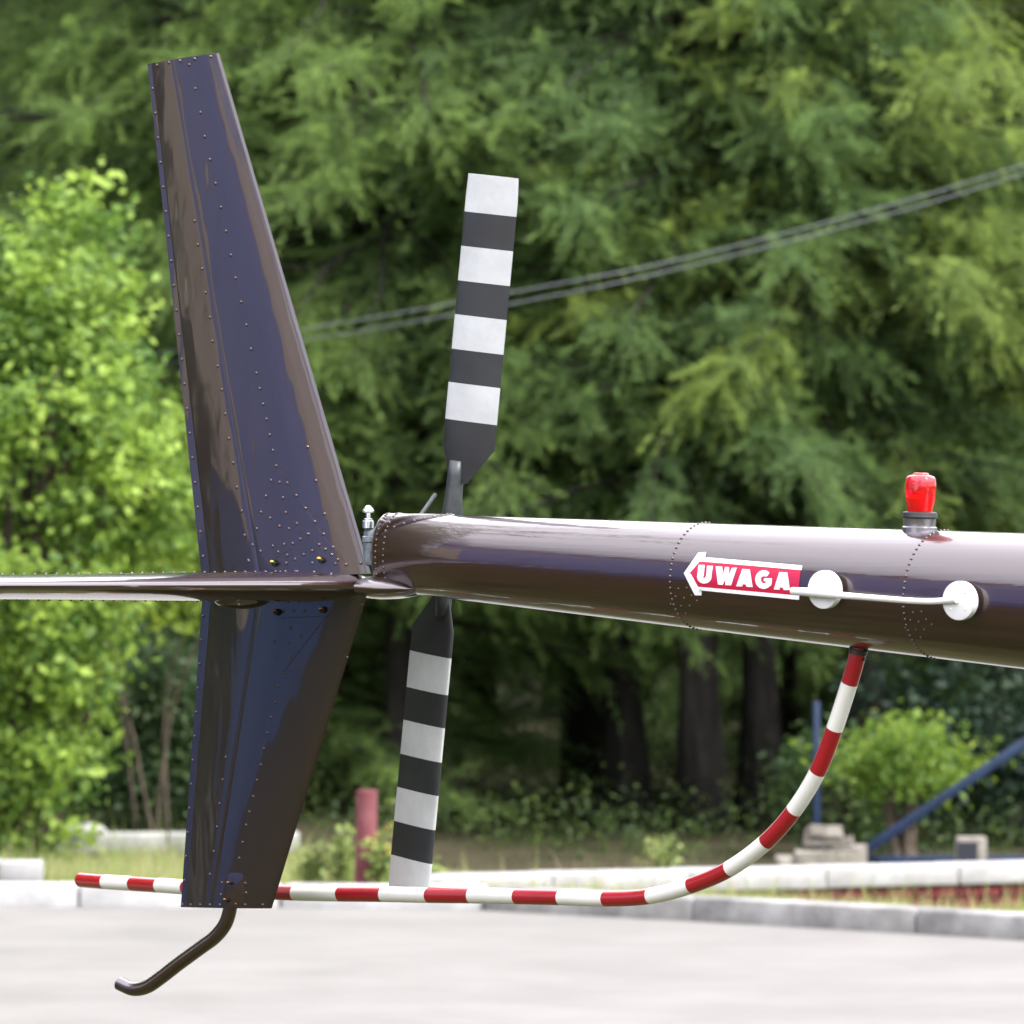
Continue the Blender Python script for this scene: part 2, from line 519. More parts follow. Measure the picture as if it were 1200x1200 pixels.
def conifer_meshes(seed, H=13.0, zfirst=0.7, zfine=7.6, Lmax=3.0, droop=0.42, pal=0):
    rng = np.random.default_rng(seed)
    VV, TT, CC = [], [], []
    wv, wf = [], []
    off = 0
    tops = {0: (np.array([.125, .195, .062]), np.array([.250, .370, .092])),
            1: (np.array([.100, .165, .062]), np.array([.200, .310, .088])),
            2: (np.array([.150, .210, .060]), np.array([.300, .390, .086]))}[pal]
    z = zfirst
    while z < H - 0.3:
        fine = z < zfine
        nl = 7 if fine else 5
        a0 = rng.uniform(0, 6.28)
        for k in range(nl):
            az = a0 + k * 6.283 / nl + rng.normal() * .25
            dh = np.array([math.cos(az), math.sin(az), 0.0])
            L = (Lmax * (1 - (z / H) ** 1.3) + 0.45) * rng.uniform(.65, 1.12)
            dr = droop * rng.uniform(.3, 1.6)
            up = rng.uniform(-.15, .38)
            base = np.array([0, 0, z + rng.uniform(-.25, .25)])
            def pt(t):
                t = np.asarray(t)[..., None]
                zz = L * (up * t - dr * t ** 2 + 0.26 * dr * t ** 4 * 1.6)
                wob = 0.04 * np.sin(t * 9 + az * 3)
                return base + dh * L * t * (1 - .08 * t) + np.array([-dh[1], dh[0], 0]) * wob + np.array([0, 0, 1]) * zz
            # limb wood: three-sided taper
            ts = np.linspace(0, .95, 6)
            wp = pt(ts)
            r0 = 0.012 + 0.010 * L
            i0 = len(wv)
            for i, p in enumerate(wp):
                rr = r0 * (1 - ts[i]) + .003
                for q in range(3):
                    an = q * 2.094
                    wv.append(p + rr * (math.cos(an) * np.array([-dh[1], dh[0], 0]) + math.sin(an) * np.array([0, 0, 1])))
            for i in range(5):
                for q in range(3):
                    q2 = (q + 1) % 3
                    a_, b_, c_, d_ = i0 + i * 3 + q, i0 + i * 3 + q2, i0 + i * 3 + 3 + q2, i0 + i * 3 + 3 + q
                    wf.append((a_, b_, c_)); wf.append((a_, c_, d_))
            n2 = int(L * (20 if fine else 9))
            nt_ = 46 if fine else 12
            t = rng.uniform(.10, 1.0, n2) ** .8
            P0 = pt(t)
            tan = unit(pt(np.minimum(t + .02, 1.02)) - pt(t))
            sd = np.array([-dh[1], dh[0], 0])[None] * rng.choice([-1, 1], n2)[:, None]
            D = unit(tan * rng.uniform(.5, 1.1, (n2, 1)) + sd * rng.uniform(.15, 1.0, (n2, 1)) + np.array([0, 0, 1.0]) * rng.uniform(-.95, .55, (n2, 1)))
            ll = rng.uniform(.25, .80, n2) * (1.05 - .40 * t) * (1 if fine else 1.4)
            s = rng.uniform(0, 1, (n2, nt_)) ** .85
            sub = rng.normal(size=(n2, nt_, 3)) * (.030 * (1.1 - s))[..., None] * np.array([1, 1, .7])
            P = P0[:, None] + D[:, None] * (ll[:, None] * s)[..., None] + sub
            P[..., 2] -= (ll[:, None] * s ** 2) * .22
            ND = unit(D[:, None] * .9 + rng.normal(size=(n2, nt_, 3)) * .42 + np.array([0, 0, .10]))
            ln = rng.uniform(.040, .095, (n2, nt_)) * (1 if fine else 2.6)
            wd = rng.uniform(.007, .013, (n2, nt_)) * (1 if fine else 3.0)
            # young tips are yellower than old inner growth
            mixv = np.clip(.15 + .55 * t[:, None] * s + rng.normal(size=(n2, 1)) * .22 + rng.normal() * .12, 0, 1)[..., None]
            tint = tops[0] * (1 - mixv) + tops[1] * mixv
            tint = tint * rng.uniform(.85, 1.15, (n2, nt_, 1))
            v_, t_, c_ = blades(rng, P.reshape(-1, 3), ND.reshape(-1, 3), ln.ravel(), wd.ravel(), tint.reshape(-1, 3))
            VV.append(v_); TT.append(t_ + off); CC.append(c_)
            off += len(v_)
        z += (.27 if fine else .5) * rng.uniform(.8, 1.2)
    crown = build_mesh('crown', np.concatenate(VV), np.concatenate(TT), np.concatenate(CC))
    crown.materials.append(M['needles'])
    limbs = build_mesh('limbs', np.array(wv), np.array(wf))
    limbs.materials.append(M['bark'])
    zs = np.linspace(0, H, 14)
    pts = [(0.05 * math.sin(q * .9 + seed), .05 * math.cos(q * .7 + seed), q - .1) for q in zs]
    rad = [.125 * (1 - q / H) ** .8 + .012 + .07 * math.exp(-q * 3) for q in zs]
    tv, tf = tube_data(pts, rad, 12)
    trunk = mesh_from('trunk', tv, tf)
    trunk.materials.append(M['bark'])
    return crown, limbs, trunk

protos = [conifer_meshes(11, pal=0), conifer_meshes(23, pal=1, droop=.50), conifer_meshes(37, pal=2, zfirst=2.7, droop=.38, Lmax=3.2),
          conifer_meshes(41, pal=0, zfirst=2.1, droop=.48), conifer_meshes(53, pal=1, zfirst=2.5, droop=.55, Lmax=2.6)]

def place_conifer(v, x, y, rz, s, label, group=None, z=None):
    t = empty('conifer_tree', (x, y, -0.12 if z is None else z), rz)
    t.scale = (s, s, s)
    tag(t, label, 'tree', group)
    c, l, k = protos[v]
    for n, me in (('crown', c), ('limbs', l), ('trunk', k)):
        o = bpy.data.objects.new(n, me); COL.objects.link(o); o.parent = t
        if n == 'limbs': o['kind'] = 'stuff'
    return t

def px_x(px, Y): return (px - 600) / FPX * Y
GT = 'conifers of the wood behind the wall'
spec = [  # variant, px, Y, scale, label
    (0, 250, 41.0, 1.00, 'broad green conifer rising behind the upper tail fin'),
    (1, 60, 45.0, 1.05, 'dark drooping conifer behind the bright leafy tree on the left'),
    (3, 470, 40.0, 0.95, 'feathery conifer behind the top of the tail rotor'),
    (4, 690, 46.0, 1.10, 'darker conifer set back between the rotor and the sticker'),
    (4, 815, 39.6, 1.00, 'drooping conifer with bare lower trunk behind the middle of the boom'),
    (3, 905, 44.0, 1.00, 'conifer with bare trunk just left of the blue post'),
    (2, 1010, 40.0, 0.95, 'yellowish conifer above the red beacon'),
    (4, 735, 41.0, 1.0, 'slim conifer with bare trunk behind the lower right of the rotor'),
    (4, 884, 40.2, .96, 'slim conifer with bare dark trunk behind the upper part of the striped guard'),
    (2, 1190, 43.0, 1.05, 'yellowish conifer at the right edge under the cables'),
]
for i, (v, px, Y, s, lab) in enumerate(spec):
    place_conifer(v, px_x(px, Y), Y, i * 1.7 + .4, s, lab, GT)
for i, (px, Y, v) in enumerate([(-60, 53, 0), (170, 56, 1), (380, 54, 1), (560, 57, 3), (740, 55, 4), (960, 57, 3), (1120, 54, 0), (1290, 56, 1),
                               (20, 66, 1), (270, 68, 0), (500, 67, 1), (660, 70, 0), (850, 66, 1), (1060, 68, 1), (1220, 67, 0)]):
    place_conifer(v, px_x(px, Y), Y, i * 2.3, 1.15, 'dark conifer far back in the wood showing only through the front trees', 'far conifers of the wood')

for i, (x_, y_, v) in enumerate([(-14.8, 18.8, 1), (-19, 18.6, 0), (-11.5, 20.5, 0), (-15, 22.5, 1), (-9.5, 24.5, 1), (-19, 22, 1), (-24, 20, 0), (-13, 28, 1), (-28, 26, 0)]):
    place_conifer(v, x_, y_, i * 1.3, 1.65, 'dark conifer of the wood mirrored in the aft end of the boom', 'conifers left of the picture')

for i, (x_, y_, v) in enumerate([(5.2, 41, 0), (8.0, 44, 1), (11.5, 42, 3), (6.5, 48, 1), (15, 46, 0), (10.5, 52, 1)]):
    place_conifer(v, x_, y_, i * 1.9, 1.05, 'conifer of the wood running on beyond the right edge of the picture', 'conifers right of the picture')
for i, (x_, y_, v) in enumerate([(-6.0, 43, 1), (-8.5, 40, 0), (-7.5, 48, 1)]):
    place_conifer(v, x_, y_, i * 1.1, 1.05, 'conifer of the wood running on behind the leafy tree at the left edge', 'conifers beyond the left edge')

def leaf_quads(rng, P, N, size, tint):
    """folded two-triangle leaves"""
    n = len(P)
    d = unit(np.cross(N, unit(rng.normal(size=(n, 3)))))
    s = np.cross(N, d)
    L = size[:, None]
    v = np.empty((n, 4, 3), np.float32)
    v[:, 0] = P
    v[:, 1] = P + d * L * .5 + s * L * .32 + N * L * .10
    v[:, 2] = P + d * L
    v[:, 3] = P + d * L * .5 - s * L * .32 + N * L * .10
    b_ = np.arange(n)[:, None] * 4
    t = np.concatenate([b_ + np.array([0, 1, 2]), b_ + np.array([0, 2, 3])])
    return v.reshape(-1, 3), t, np.repeat(tint, 4, axis=0)

def broadleaf(seed, name, loc, radii, n_clump, per, leaf, c0, c1, label, cat='tree', clump_r=.28, stems=9, group=None, trunk_r=.06, taper=None, lift=0.0):
    rng = np.random.default_rng(seed)
    t = empty(name, loc)
    tag(t, label, cat, group)
    rx, ry, rz = radii
    # clumps over an uneven ellipsoid shell and inside
    u = unit(rng.normal(size=(n_clump, 3)))
    rad = rng.uniform(.45, 1.0, n_clump) ** .6
    lump = 1 + .30 * np.sin(u[:, 0] * 4 + seed) * np.cos(u[:, 2] * 5 + seed * 2) + .10 * rng.normal(size=n_clump)
    C = u * (rad * lump)[:, None] * np.array([rx, ry, rz]) + np.array([0, 0, rz * 1.02 + lift])
    if taper:
        f_ = np.interp(C[:, 2], taper[0], taper[1])
        C[:, 0] *= f_; C[:, 1] *= f_
    u = u[C[:, 2] > .05]
    C = C[C[:, 2] > .05]
    n = len(C)
    off = rng.normal(size=(n, per, 3)) * clump_r * np.array([1, 1, .75]) * .55
    P = C[:, None] + off
    out = unit(u[:n, None] * .8 + rng.normal(size=(n, per, 3)) * .8 + np.array([0, 0, .7]))
    size = rng.uniform(.45, 1.35, (n, per)) * leaf
    mv = np.clip(rng.uniform(-.1, 1, (n, 1)) * .9 + rng.normal(size=(n, per)) * .2, 0, 1)[..., None]
    tint = np.array(c0) * (1 - mv) + np.array(c1) * mv
    v, f, c = leaf_quads(rng, P.reshape(-1, 3), out.reshape(-1, 3), size.ravel(), tint.reshape(-1, 3))
    me = build_mesh('crown', v, f, c)
    link('crown', me, t, M['leaves'])
    bm_v, bm_f = [], []
    for k in range(stems):
        tip = C[rng.integers(0, n)] * .93
        b0 = Vector((rng.normal() * .05, rng.normal() * .05, -.05))
        mid = Vector(tip) * .5 + Vector((rng.normal() * .12 * rx, rng.normal() * .12 * ry, .18 * rz))
        ps = smooth_path([b0, mid, Vector(tip)], 4)
        V, F = tube_data(ps, [trunk_r * (1 - q / len(ps)) + .006 for q in range(len(ps))], 6)
        o = len(bm_v); bm_v += V; bm_f += [tuple(i + o for i in f_) for f_ in F]
    link('trunk', mesh_from('trunk', bm_v, bm_f), t, M['twig'])
    return t

BRIGHT0, BRIGHT1 = (.085, .170, .030), (.37, .52, .085)
broadleaf(3, 'leafy_tree', (px_x(25, 33.2), 33.2, -.05), (.80, .9, 1.82), 430, 58, .074, BRIGHT0, BRIGHT1,
          'bright yellow-green leafy tree filling the left edge', clump_r=.165, stems=26, taper=([0, .7, 1.5, 2.4, 4], [.50, .62, .85, 1.0, .80]))
broadleaf(5, 'leafy_tree', (px_x(172, 35.6), 35.6, -.05), (.42, .6, .80), 75, 40, .080, (.085, .16, .022), (.22, .30, .035),
          'smaller green leafy tree close behind the tail fin', clump_r=.20, stems=4, trunk_r=.007, lift=1.15)
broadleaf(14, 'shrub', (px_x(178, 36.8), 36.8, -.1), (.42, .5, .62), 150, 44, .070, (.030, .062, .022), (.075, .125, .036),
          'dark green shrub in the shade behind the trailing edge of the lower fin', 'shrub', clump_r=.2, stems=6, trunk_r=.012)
broadleaf(8, 'shrub', (px_x(1060, 35.0), 35.0, -.1), (.36, .4, .17), 60, 40, .060, (.085, .16, .02), (.22, .30, .035),
          'light green shrub behind the diagonal blue brace', 'shrub', clump_r=.17, stems=7, trunk_r=.03, lift=.42)
broadleaf(9, 'shrub', (px_x(985, 36.5), 36.5, -.1), (.35, .4, .36), 60, 40, .060, (.035, .075, .022), (.08, .13, .03),
          'mid green shrub beside the blue post', 'shrub', clump_r=.18, stems=9, trunk_r=.02)
broadleaf(12, 'shrub', (px_x(1185, 38.0), 38.0, -.1), (.8, .6, .75), 150, 40, .075, (.018, .042, .026), (.04, .08, .035),
          'dark bluish shrub at the right edge behind the blue brace', 'shrub', clump_r=.22, stems=9, trunk_r=.02)

def undergrowth():
    rng = np.random.default_rng(99)
    n, per = 760, 60
    x = rng.uniform(-7, 7, n); y = rng.uniform(36, 52, n)
    hh = rng.uniform(.06, .40, n) * np.clip((y - 33) / 9, .25, 1)
    C = np.stack([x, y, hh * rng.uniform(.2, 1, n) - .1], 1)
    P = C[:, None] + rng.normal(size=(n, per, 3)) * np.array([.22, .22, .13])
    P[..., 2] = np.maximum(P[..., 2], -.14)
    N = unit(rng.normal(size=(n, per, 3)) * .8 + np.array([0, 0, .7]))
    mv = np.clip(rng.uniform(0, 1, (n, 1)) * .8 + rng.normal(size=(n, per)) * .2, 0, 1)[..., None]
    tint = np.array([.035, .065, .022]) * (1 - mv) + np.array([.10, .15, .03]) * mv
    v, f, c = leaf_quads(rng, P.reshape(-1, 3), N.reshape(-1, 3), rng.uniform(.025, .055, n * per), tint.reshape(-1, 3))
    tag(link('undergrowth', build_mesh('undergrowth', v, f, c), None, M['leaves']), kind='stuff')
undergrowth()

# weeds round the red post
def weed(seed, x, y, z, h, label, flower=False):
    rng = np.random.default_rng(seed)
    t = tag(empty('weed_plant', (x, y, z)), label, 'plant', 'weeds round the red post')
    sv, sf = [], []
    P, N = [], []
    for k in range(17):
        a = rng.uniform(0, 6.28); lean = rng.uniform(.05, .4) * h
        hh = h * rng.uniform(.5, 1.05)
        ps = [Vector((math.cos(a) * lean * q * q, math.sin(a) * lean * q * q, hh * q)) for q in (0, .25, .5, .75, 1)]
        V, F = tube_data(ps, .004, 5)
        o = len(sv); sv += V; sf += [tuple(i + o for i in f_) for f_ in F]
        for q in np.linspace(.15, 1, 15):
            for _ in range(2):
                i = min(int(q * 4), 3); f_ = q * 4 - i
                P.append(np.array(ps[i].lerp(ps[i + 1], f_)) + rng.normal(size=3) * .022)
                N.append(rng.normal(size=3) * .6 + np.array([0, 0, .8]))
    P = np.array(P); N = unit(np.array(N))
    mv = rng.uniform(0, 1, (len(P), 1))
    tint = np.array([.16, .25, .06]) * (1 - mv) + np.array([.38, .44, .14]) * mv
    if flower:
        hi = P[:, 2] > h * .75
        tint[hi & (rng.uniform(size=len(P)) < .35)] = (.42, .36, .08)
    v, f, c = leaf_quads(rng, P, N, rng.uniform(.022, .05, len(P)), tint)
    link('leaves', build_mesh('leaves', v, f, c), t, M['leaves'])
    link('stems', mesh_from('stems', sv, sf), t, M['twig'])
weed(1, px_x(474, 29.35), 29.35, .02, .46, 'tall weed with yellowish flower tips right of the red post', True)
weed(2, px_x(400, 29.3), 29.3, .02, .34, 'low weed left of the red post', False)
weed(3, px_x(446, 28.98), 28.98, .04, .30, 'small weed at the foot of the red post', True)
weed(4, px_x(366, 29.35), 29.35, .02, .24, 'short weed beside the lower fin edge', False)
weed(6, px_x(500, 29.45), 29.45, .0, .17, 'short weed at the end of the whitewashed wall', False)
weed(7, px_x(780, 31.2), 31.2, -.1, .33, 'single pale weed rising above the whitewashed wall', False)

# grass on the verge
def verge_grass():
    rng = np.random.default_rng(77)
    n = 46000
    x = rng.uniform(-4.2, 4.2, n)
    dd_ = rng.uniform(.17, 1, n) ** 1.5 * 5.0
    ky = np.array([kz(q) for q in x])
    y = ky + .02 + dd_
    keep = np.ones(n, bool)
    z = np.array([verge_z(a, b_) for a, b_ in zip(x, y)]) - .01
    clump = .5 + .5 * np.sin(x * 7.3 + 2 * np.sin(y * 3)) * np.sin(y * 5.1 + x * 1.7)
    h = rng.uniform(.03, .09, n) * (.6 + .9 * clump)
    h = np.where(x < -1.0, h * 1.5, h)
    h = np.where((x > .3) & (dd_ > .35), h * 1.0 + .02 * clump, h)
    tall = rng.uniform(size=n) < .035
    h = np.where(tall, h * 2.6, h)
    D = unit(np.stack([rng.normal(size=n) * .35, rng.normal(size=n) * .35, np.ones(n)], 1))
    mv = rng.uniform(0, 1, (n, 1))
    tint = np.array([.17, .24, .06]) * (1 - mv) + np.array([.36, .40, .15]) * mv
    dry = rng.uniform(size=n) < .22
    tint[dry] = np.array([.46, .38, .22]) * rng.uniform(.7, 1.1, (dry.sum(), 1))
    v, t, c = blades(rng, np.stack([x, y, z], 1), D, h, rng.uniform(.005, .010, n), tint)
    o = link('grass', build_mesh('grass', v, t, c), None, M['grass'])
    tag(o, kind='stuff')
verge_grass()

# far woods all round the field (seen only mirrored in the paint)
def far_woods():
    rng = np.random.default_rng(5)
    n = 15000
    a = rng.uniform(0, 2 * math.pi, n)
    rad = 150 + rng.uniform(0, 14, n) + 10 * np.sin(a * 5)
    top = 4 + 1.6 * np.sin(a * 23) * np.sin(a * 9 + 1) + 1.2 * np.sin(a * 57)
    z = rng.uniform(0, 1, n) ** .8 * top
    P = np.stack([np.sin(a) * rad, np.cos(a) * rad, z], 1)
    keep = ~((P[:, 1] > 30) & (abs(P[:, 0]) < 75))
    P = P[keep]; n = len(P)
    N = unit(rng.normal(size=(n, 3)) + np.array([0, 0, .5]))
    mv = rng.uniform(0, 1, (n, 1))
    tint = np.array([.025, .045, .015]) * (1 - mv) + np.array([.06, .085, .025]) * mv
    v, f, c = leaf_quads(rng, P, N, rng.uniform(1.6, 3.2, n), tint)
    tag(link('far_woods', build_mesh('far_woods', v, f, c), None, M['leaves']), kind='stuff')
far_woods()

# ================================================================== things behind the kerb
# red post
bm = bmesh.new()
p = at(428, 1034, 29.1)
g_ = bmesh.ops.create_cone(bm, cap_ends=True, segments=20, radius1=.054, radius2=.051, depth=.58)
for v in bm.verts: v.co.z += .265
o = link('post', bm_mesh('post', bm, angle=40), None, M['redpost'])
o.location = (p.x, p.y, .0); o.rotation_euler = (0, R(.9), 0)
tag(o, 'faded red steel post standing among weeds at the end of the wall', 'post')

# white block at left on the kerb edge
bm = bmesh.new()
add_box(bm, (-.11, 0, 0), (.09, .22, .125), bevel=.010, jitter=.003)
o = link('concrete_block', bm_mesh('concrete_block', bm, angle=40), None, M['cap'])
p = at(28, 1040, 29.15); o.location = (p.x, 29.02, .08)
tag(o, 'white painted concrete block standing behind the kerb at the left edge', 'block')
bm = bmesh.new()
add_box(bm, (-1.2, 0, 0), (.0, .16, .05), bevel=.008, jitter=.003)
o = link('white_beam', bm_mesh('white_beam', bm, angle=40), None, M['cap'])
o.location = (p.x - .115, 29.05, .165)
tag(o, 'white beam running out of the left edge beside the concrete block', 'beam')

# pale stone on the left wall
bm = bmesh.new()
bmesh.ops.create_icosphere(bm, subdivisions=3, radius=1)
for v in bm.verts:
    v.co = Vector((v.co.x * .135, v.co.y * .11, max(v.co.z, -.4) * .042 * (1 + .25 * math.sin(v.co.x * 3))))
o = link('stone', bm_mesh('stone', bm, smooth=True), None, M['cap'])
p = at(98, 978, 33.7); o.location = (p.x, 33.72, .115 + .02)
o.rotation_euler = (0, R(4), .3)
tag(o, 'pale rounded stone lying on top of the weathered low wall', 'stone')

# blue steel frame behind the wall
fr = empty('steel_frame', (at(957, 1000, 32).x, 32.0, -.1))
tag(fr, 'dark blue steel frame with upright, slanting brace and ground rail behind the wall', 'frame')
def bar(name, a, b_, w, h, parent, m):
    a, b_ = Vector(a), Vector(b_)
    d = b_ - a
    bm = bmesh.new()
    add_box(bm, (-w / 2, -w / 2, 0), (w / 2, w / 2, d.length), bevel=.004)
    q = d.to_track_quat('Z', 'Y').to_matrix()
    for v in bm.verts: v.co = q @ v.co + a
    return link(name, bm_mesh(name, bm, angle=40), parent, m)
FO = fr.location
bar('post', at(957, 1015, 32) - FO, at(957, 822, 32) - FO, .036, .036, fr, M['blue'])
bar('brace', at(1012, 998, 32.06) - FO, at(1290, 810, 32.06) - FO, .050, .050, fr, M['blue'])
bar('rail', at(1008, 1008, 32.12) - FO, at(1330, 1008, 32.12) - FO, .05, .05, fr, M['blue'])

# rubble blocks round the foot of the post
blk = [((968, 1010), .34, .20, .12, 'broad lowest slab of the broken concrete pile under the blue post', 0),
       ((935, 1012), .22, .20, .075, 'flat left slab of the broken concrete pile', .1),
       ((993, 1008), .16, .20, .13, 'right block of the broken concrete pile under the brace foot', -.2),
       ((966, 985), .20, .16, .055, 'upper thin slab lying on the broken concrete pile', .05),
       ((971, 989), .26, .17, .045, 'middle slab below the top of the broken concrete pile', -.08)]
for i, ((px, py), w, d, h, lab, rz) in enumerate(blk):
    bm = bmesh.new()
    add_box(bm, (-w / 2, -d / 2, 0), (w / 2, d / 2, h), bevel=.012, jitter=.014)
    bmesh.ops.subdivide_edges(bm, edges=bm.edges, cuts=1, use_grid_fill=True)
    for v in bm.verts: v.co += Vector([random.uniform(-.005, .005) for _ in range(3)])
    o = link('concrete_slab', bm_mesh('concrete_slab', bm, angle=30), None, M['rubble'])
    q = at(px, py, 31.55 + .03 * i)
    zz = [-.10, -.09, -.10, .112, .055][i] + .04
    if i == 3: zz = .205
    if i == 4: zz = .158
    if i < 3: zz = .02
    o.location = (q.x, q.y, zz)
    o.rotation_euler = (0, 0, rz)
    tag(o, lab, 'slab', 'slabs of the broken concrete pile')
    bm = None
# plinth of rubble below sight of the wall top keeps them on the ground
bm = bmesh.new()
add_box(bm, (-.42, -.16, -.12), (.36, .16, .022), bevel=.02, jitter=.01)
o = link('concrete_slab', bm_mesh('concrete_slab', bm, angle=30), None, M['rubble'])
o.location = (at(963, 1010, 31.6).x, 31.62, -.0)
tag(o, 'buried bottom slab carrying the broken concrete pile', 'slab', 'slabs of the broken concrete pile')

bx_ = empty('concrete_pillar', (at(1139, 1010, 31.4).x, 31.4, -.075))
tag(bx_, 'short pale concrete pillar with a dark face on the ground rail', 'pillar')
bm = bmesh.new(); add_box(bm, (-.078, 0, 0), (.078, .14, .285), bevel=.006, jitter=.002)
link('body', bm_mesh('body', bm, angle=40), bx_, M['rubble'])
bm = bmesh.new(); add_box(bm, (-.080, -.012, .10), (.030, .004, .262), bevel=.002)
link('dark_face', bm_mesh('dark_face', bm), bx_, M['darkbox'])

# overhead cables
for i, dy in enumerate((0, 10.5)):
    pts = []
    for px, py in ((-500, 500), (-100, 458), (355, 386), (640, 335), (800, 303), (1000, 252), (1200, 193), (1700, 30), (2300, -210)):
        pts.append(at(px, py + dy * (1.25 if px < 700 else 1.0), float(np.interp(px, [-500, -100, 200, 355, 640], [47, 42, 38.6, 37.3, 36.5])) + i * .05))
    o = tube('overhead_cable', smooth_path(pts, 6), .0033, M['cable'], None, 8)
    tag(o, ['upper of the two grey overhead cables crossing the trees', 'lower of the two grey overhead cables crossing the trees'][i], 'cable', 'overhead cables')

# hangar on the left, outside the picture: what the fin and the boom mirror
M['hangar_blue'] = mat('blue_hangar_sheet', (0.155, 0.225, 0.50), rough=0.6, var=0.12, vscale=.5)
M['hangar_beige'] = mat('beige_hangar_door', (0.58, 0.49, 0.37), rough=0.6, color2=(0.46, 0.37, 0.29), vscale=.8, stretch=(1, 3, .3))
M['hangar_brown'] = mat('added_brown_plinth', (0.060, 0.036, 0.020), rough=0.7, var=0.3, vscale=1.0)
M['hangar_dark'] = mat('dark_blue_plinth', (0.040, 0.105, 0.27), rough=0.6, var=0.15, vscale=.8)
M['hangar_reflector'] = mat('white_reflector_sheet', (0.88, 0.83, 0.87), rough=0.6, var=0.04, vscale=.8)
M['hangar_trim'] = mat('dark_red_trim', (0.12, 0.03, 0.03), rough=0.6)
hg_ = empty('hangar', (-17.0, 0, 0))
tag(hg_, 'blue sheet metal hangar with beige doors mirrored in the dark tail paint', 'hangar')
def hbox(name, lo, hi, m):
    bm = bmesh.new(); add_box(bm, lo, hi)
    return link(name, bm_mesh(name, bm), hg_, m)
hbox('body', (-14, -32, -.1), (-.15, 14.6, 9.3), M['hangar_blue'])
for y0, y1, m_ in ((4.6, 11.6, 'hangar_blue'),):
    k = y0
    while k < y1 - .3:
        hbox('plinth', (-.148, k + .01, 0), (-.03, min(k + 1.0, y1) - .01, 1.7), M['hangar_dark'])
        hbox('wall_panel', (-.148, k + .01, 1.72), (-.02 - .04 * (int(k * 2) % 2), min(k + 1.0, y1) - .01, 9.1), M[m_])
        k += 1.0
for y0, y1 in ((-2.0, 4.6), (11.6, 14.6)):
    hbox('door', (-.148, y0 + .03, 1.72), (-.01, y1 - .03, 7.6), M['hangar_beige'])
    hbox('plinth', (-.148, y0 + .01, 0), (-.03, y1 - .01, 1.7), M['hangar_dark'] if y0 > 8 else M['hangar_brown'])  # unseen plinths, their tones made up to darken the lower fin's reflection
    hbox('lintel', (-.148, y0 + .01, 7.63), (-.03, y1 - .01, 9.1), M['hangar_blue'])
for k in range(15):  # unseen white bays added to brighten the reflection in the fin's leading edge
    hbox('white_reflector_bay', (-.148, -32 + 2 * k + .02, 0), (-.02, -30 + 2 * k - .02, 9.1), M['hangar_reflector'])
hbox('roof_trim', (-.148, -32.2, 9.1), (.12, 14.8, 9.75), M['hangar_trim'])
hbox('roof', (-14.2, -32.2, 9.32), (-.15, 14.8, 9.7), M['hangar_trim'])

# ================================================================== HELICOPTER
AZ = R(40.0)
NOSE = Vector((math.cos(AZ), -math.sin(AZ), 0))
PORT = Vector((math.sin(AZ), math.cos(AZ), 0))
T0 = at(433, 668, 12.0)
HL = Vector((T0.x, T0.y, 0)) + NOSE * 4.6
heli = empty('helicopter', HL, -AZ)
tag(heli, 'dark maroon helicopter whose tail fin, boom and striped rotor fill the picture', 'helicopter')

def to_l(w):
    w = Vector(w) - HL
    return Vector((w.dot(NOSE), w.dot(PORT), w.z))
CO = to_l((0, 0, CAMZ))
def ray(px, py):
    d = Vector(((px - 600) / FPX, 1, (HORIZ - py) / FPX))
    return Vector((d.dot(NOSE), d.dot(PORT), d.z))
def hp(px, py, y=0.0):
    d = ray(px, py)
    return CO + d * ((y - CO.y) / d.y)

# ---- tail boom ------------------------------------------------------------
_ctrl = [(480, 601.8, 695.0), (620, 606.7, 712.4), (820, 612.0, 737.5), (1000, 617.8, 759.5), (1200, 624.8, 783.0)]
_ax = []
for px, t_, b_ in _ctrl:
    c = hp(px, (t_ + b_) / 2)
    dep = HL.y + (NOSE * c.x).y
    _ax.append((c.x, c.z, (b_ - t_) / 2 * dep / FPX))
_xs = np.array([a[0] for a in _ax]); _zs = np.array([a[1] for a in _ax]); _rs = np.array([a[2] for a in _ax])
kz_, cz_ = np.polyfit(_xs, _zs, 1)
kr_, cr_ = np.polyfit(_xs, _rs, 1)
XE = hp(446, 640).x                  # aft end of the boom
XF = -0.55                           # forward end, inside the cabin fairing
AXD = Vector((1, 0, kz_)).normalized()
UPV = Vector((-kz_, 0, 1)).normalized()
def boom_r(x):
    r = cr_ + kr_ * x
    d = x - XE
    if d < 0.035:
        q = max(0.0, d) / 0.035
        r *= 0.86 + 0.14 * math.sqrt(max(0, 1 - (1 - q) ** 2))
    return r
def boom_w(x):
    """the last bay narrows in plan towards the gearbox"""
    d = x - XE
    if d > .30: return 1.0
    t = (.30 - max(0, d)) / .30
    return 1.0 - .58 * t ** 1.6
def boom_pt(x, th, off=0.0):
    """th: angle from up towards starboard"""
    c = Vector((x, 0, cz_ + kz_ * x))
    w = boom_w(x)
    e = UPV * math.cos(th) + Vector((0, -1, 0)) * (math.sin(th) * w)
    n = (UPV * (math.cos(th) * w) + Vector((0, -1, 0)) * math.sin(th)).normalized()
    return c + e * boom_r(x) + n * off, n
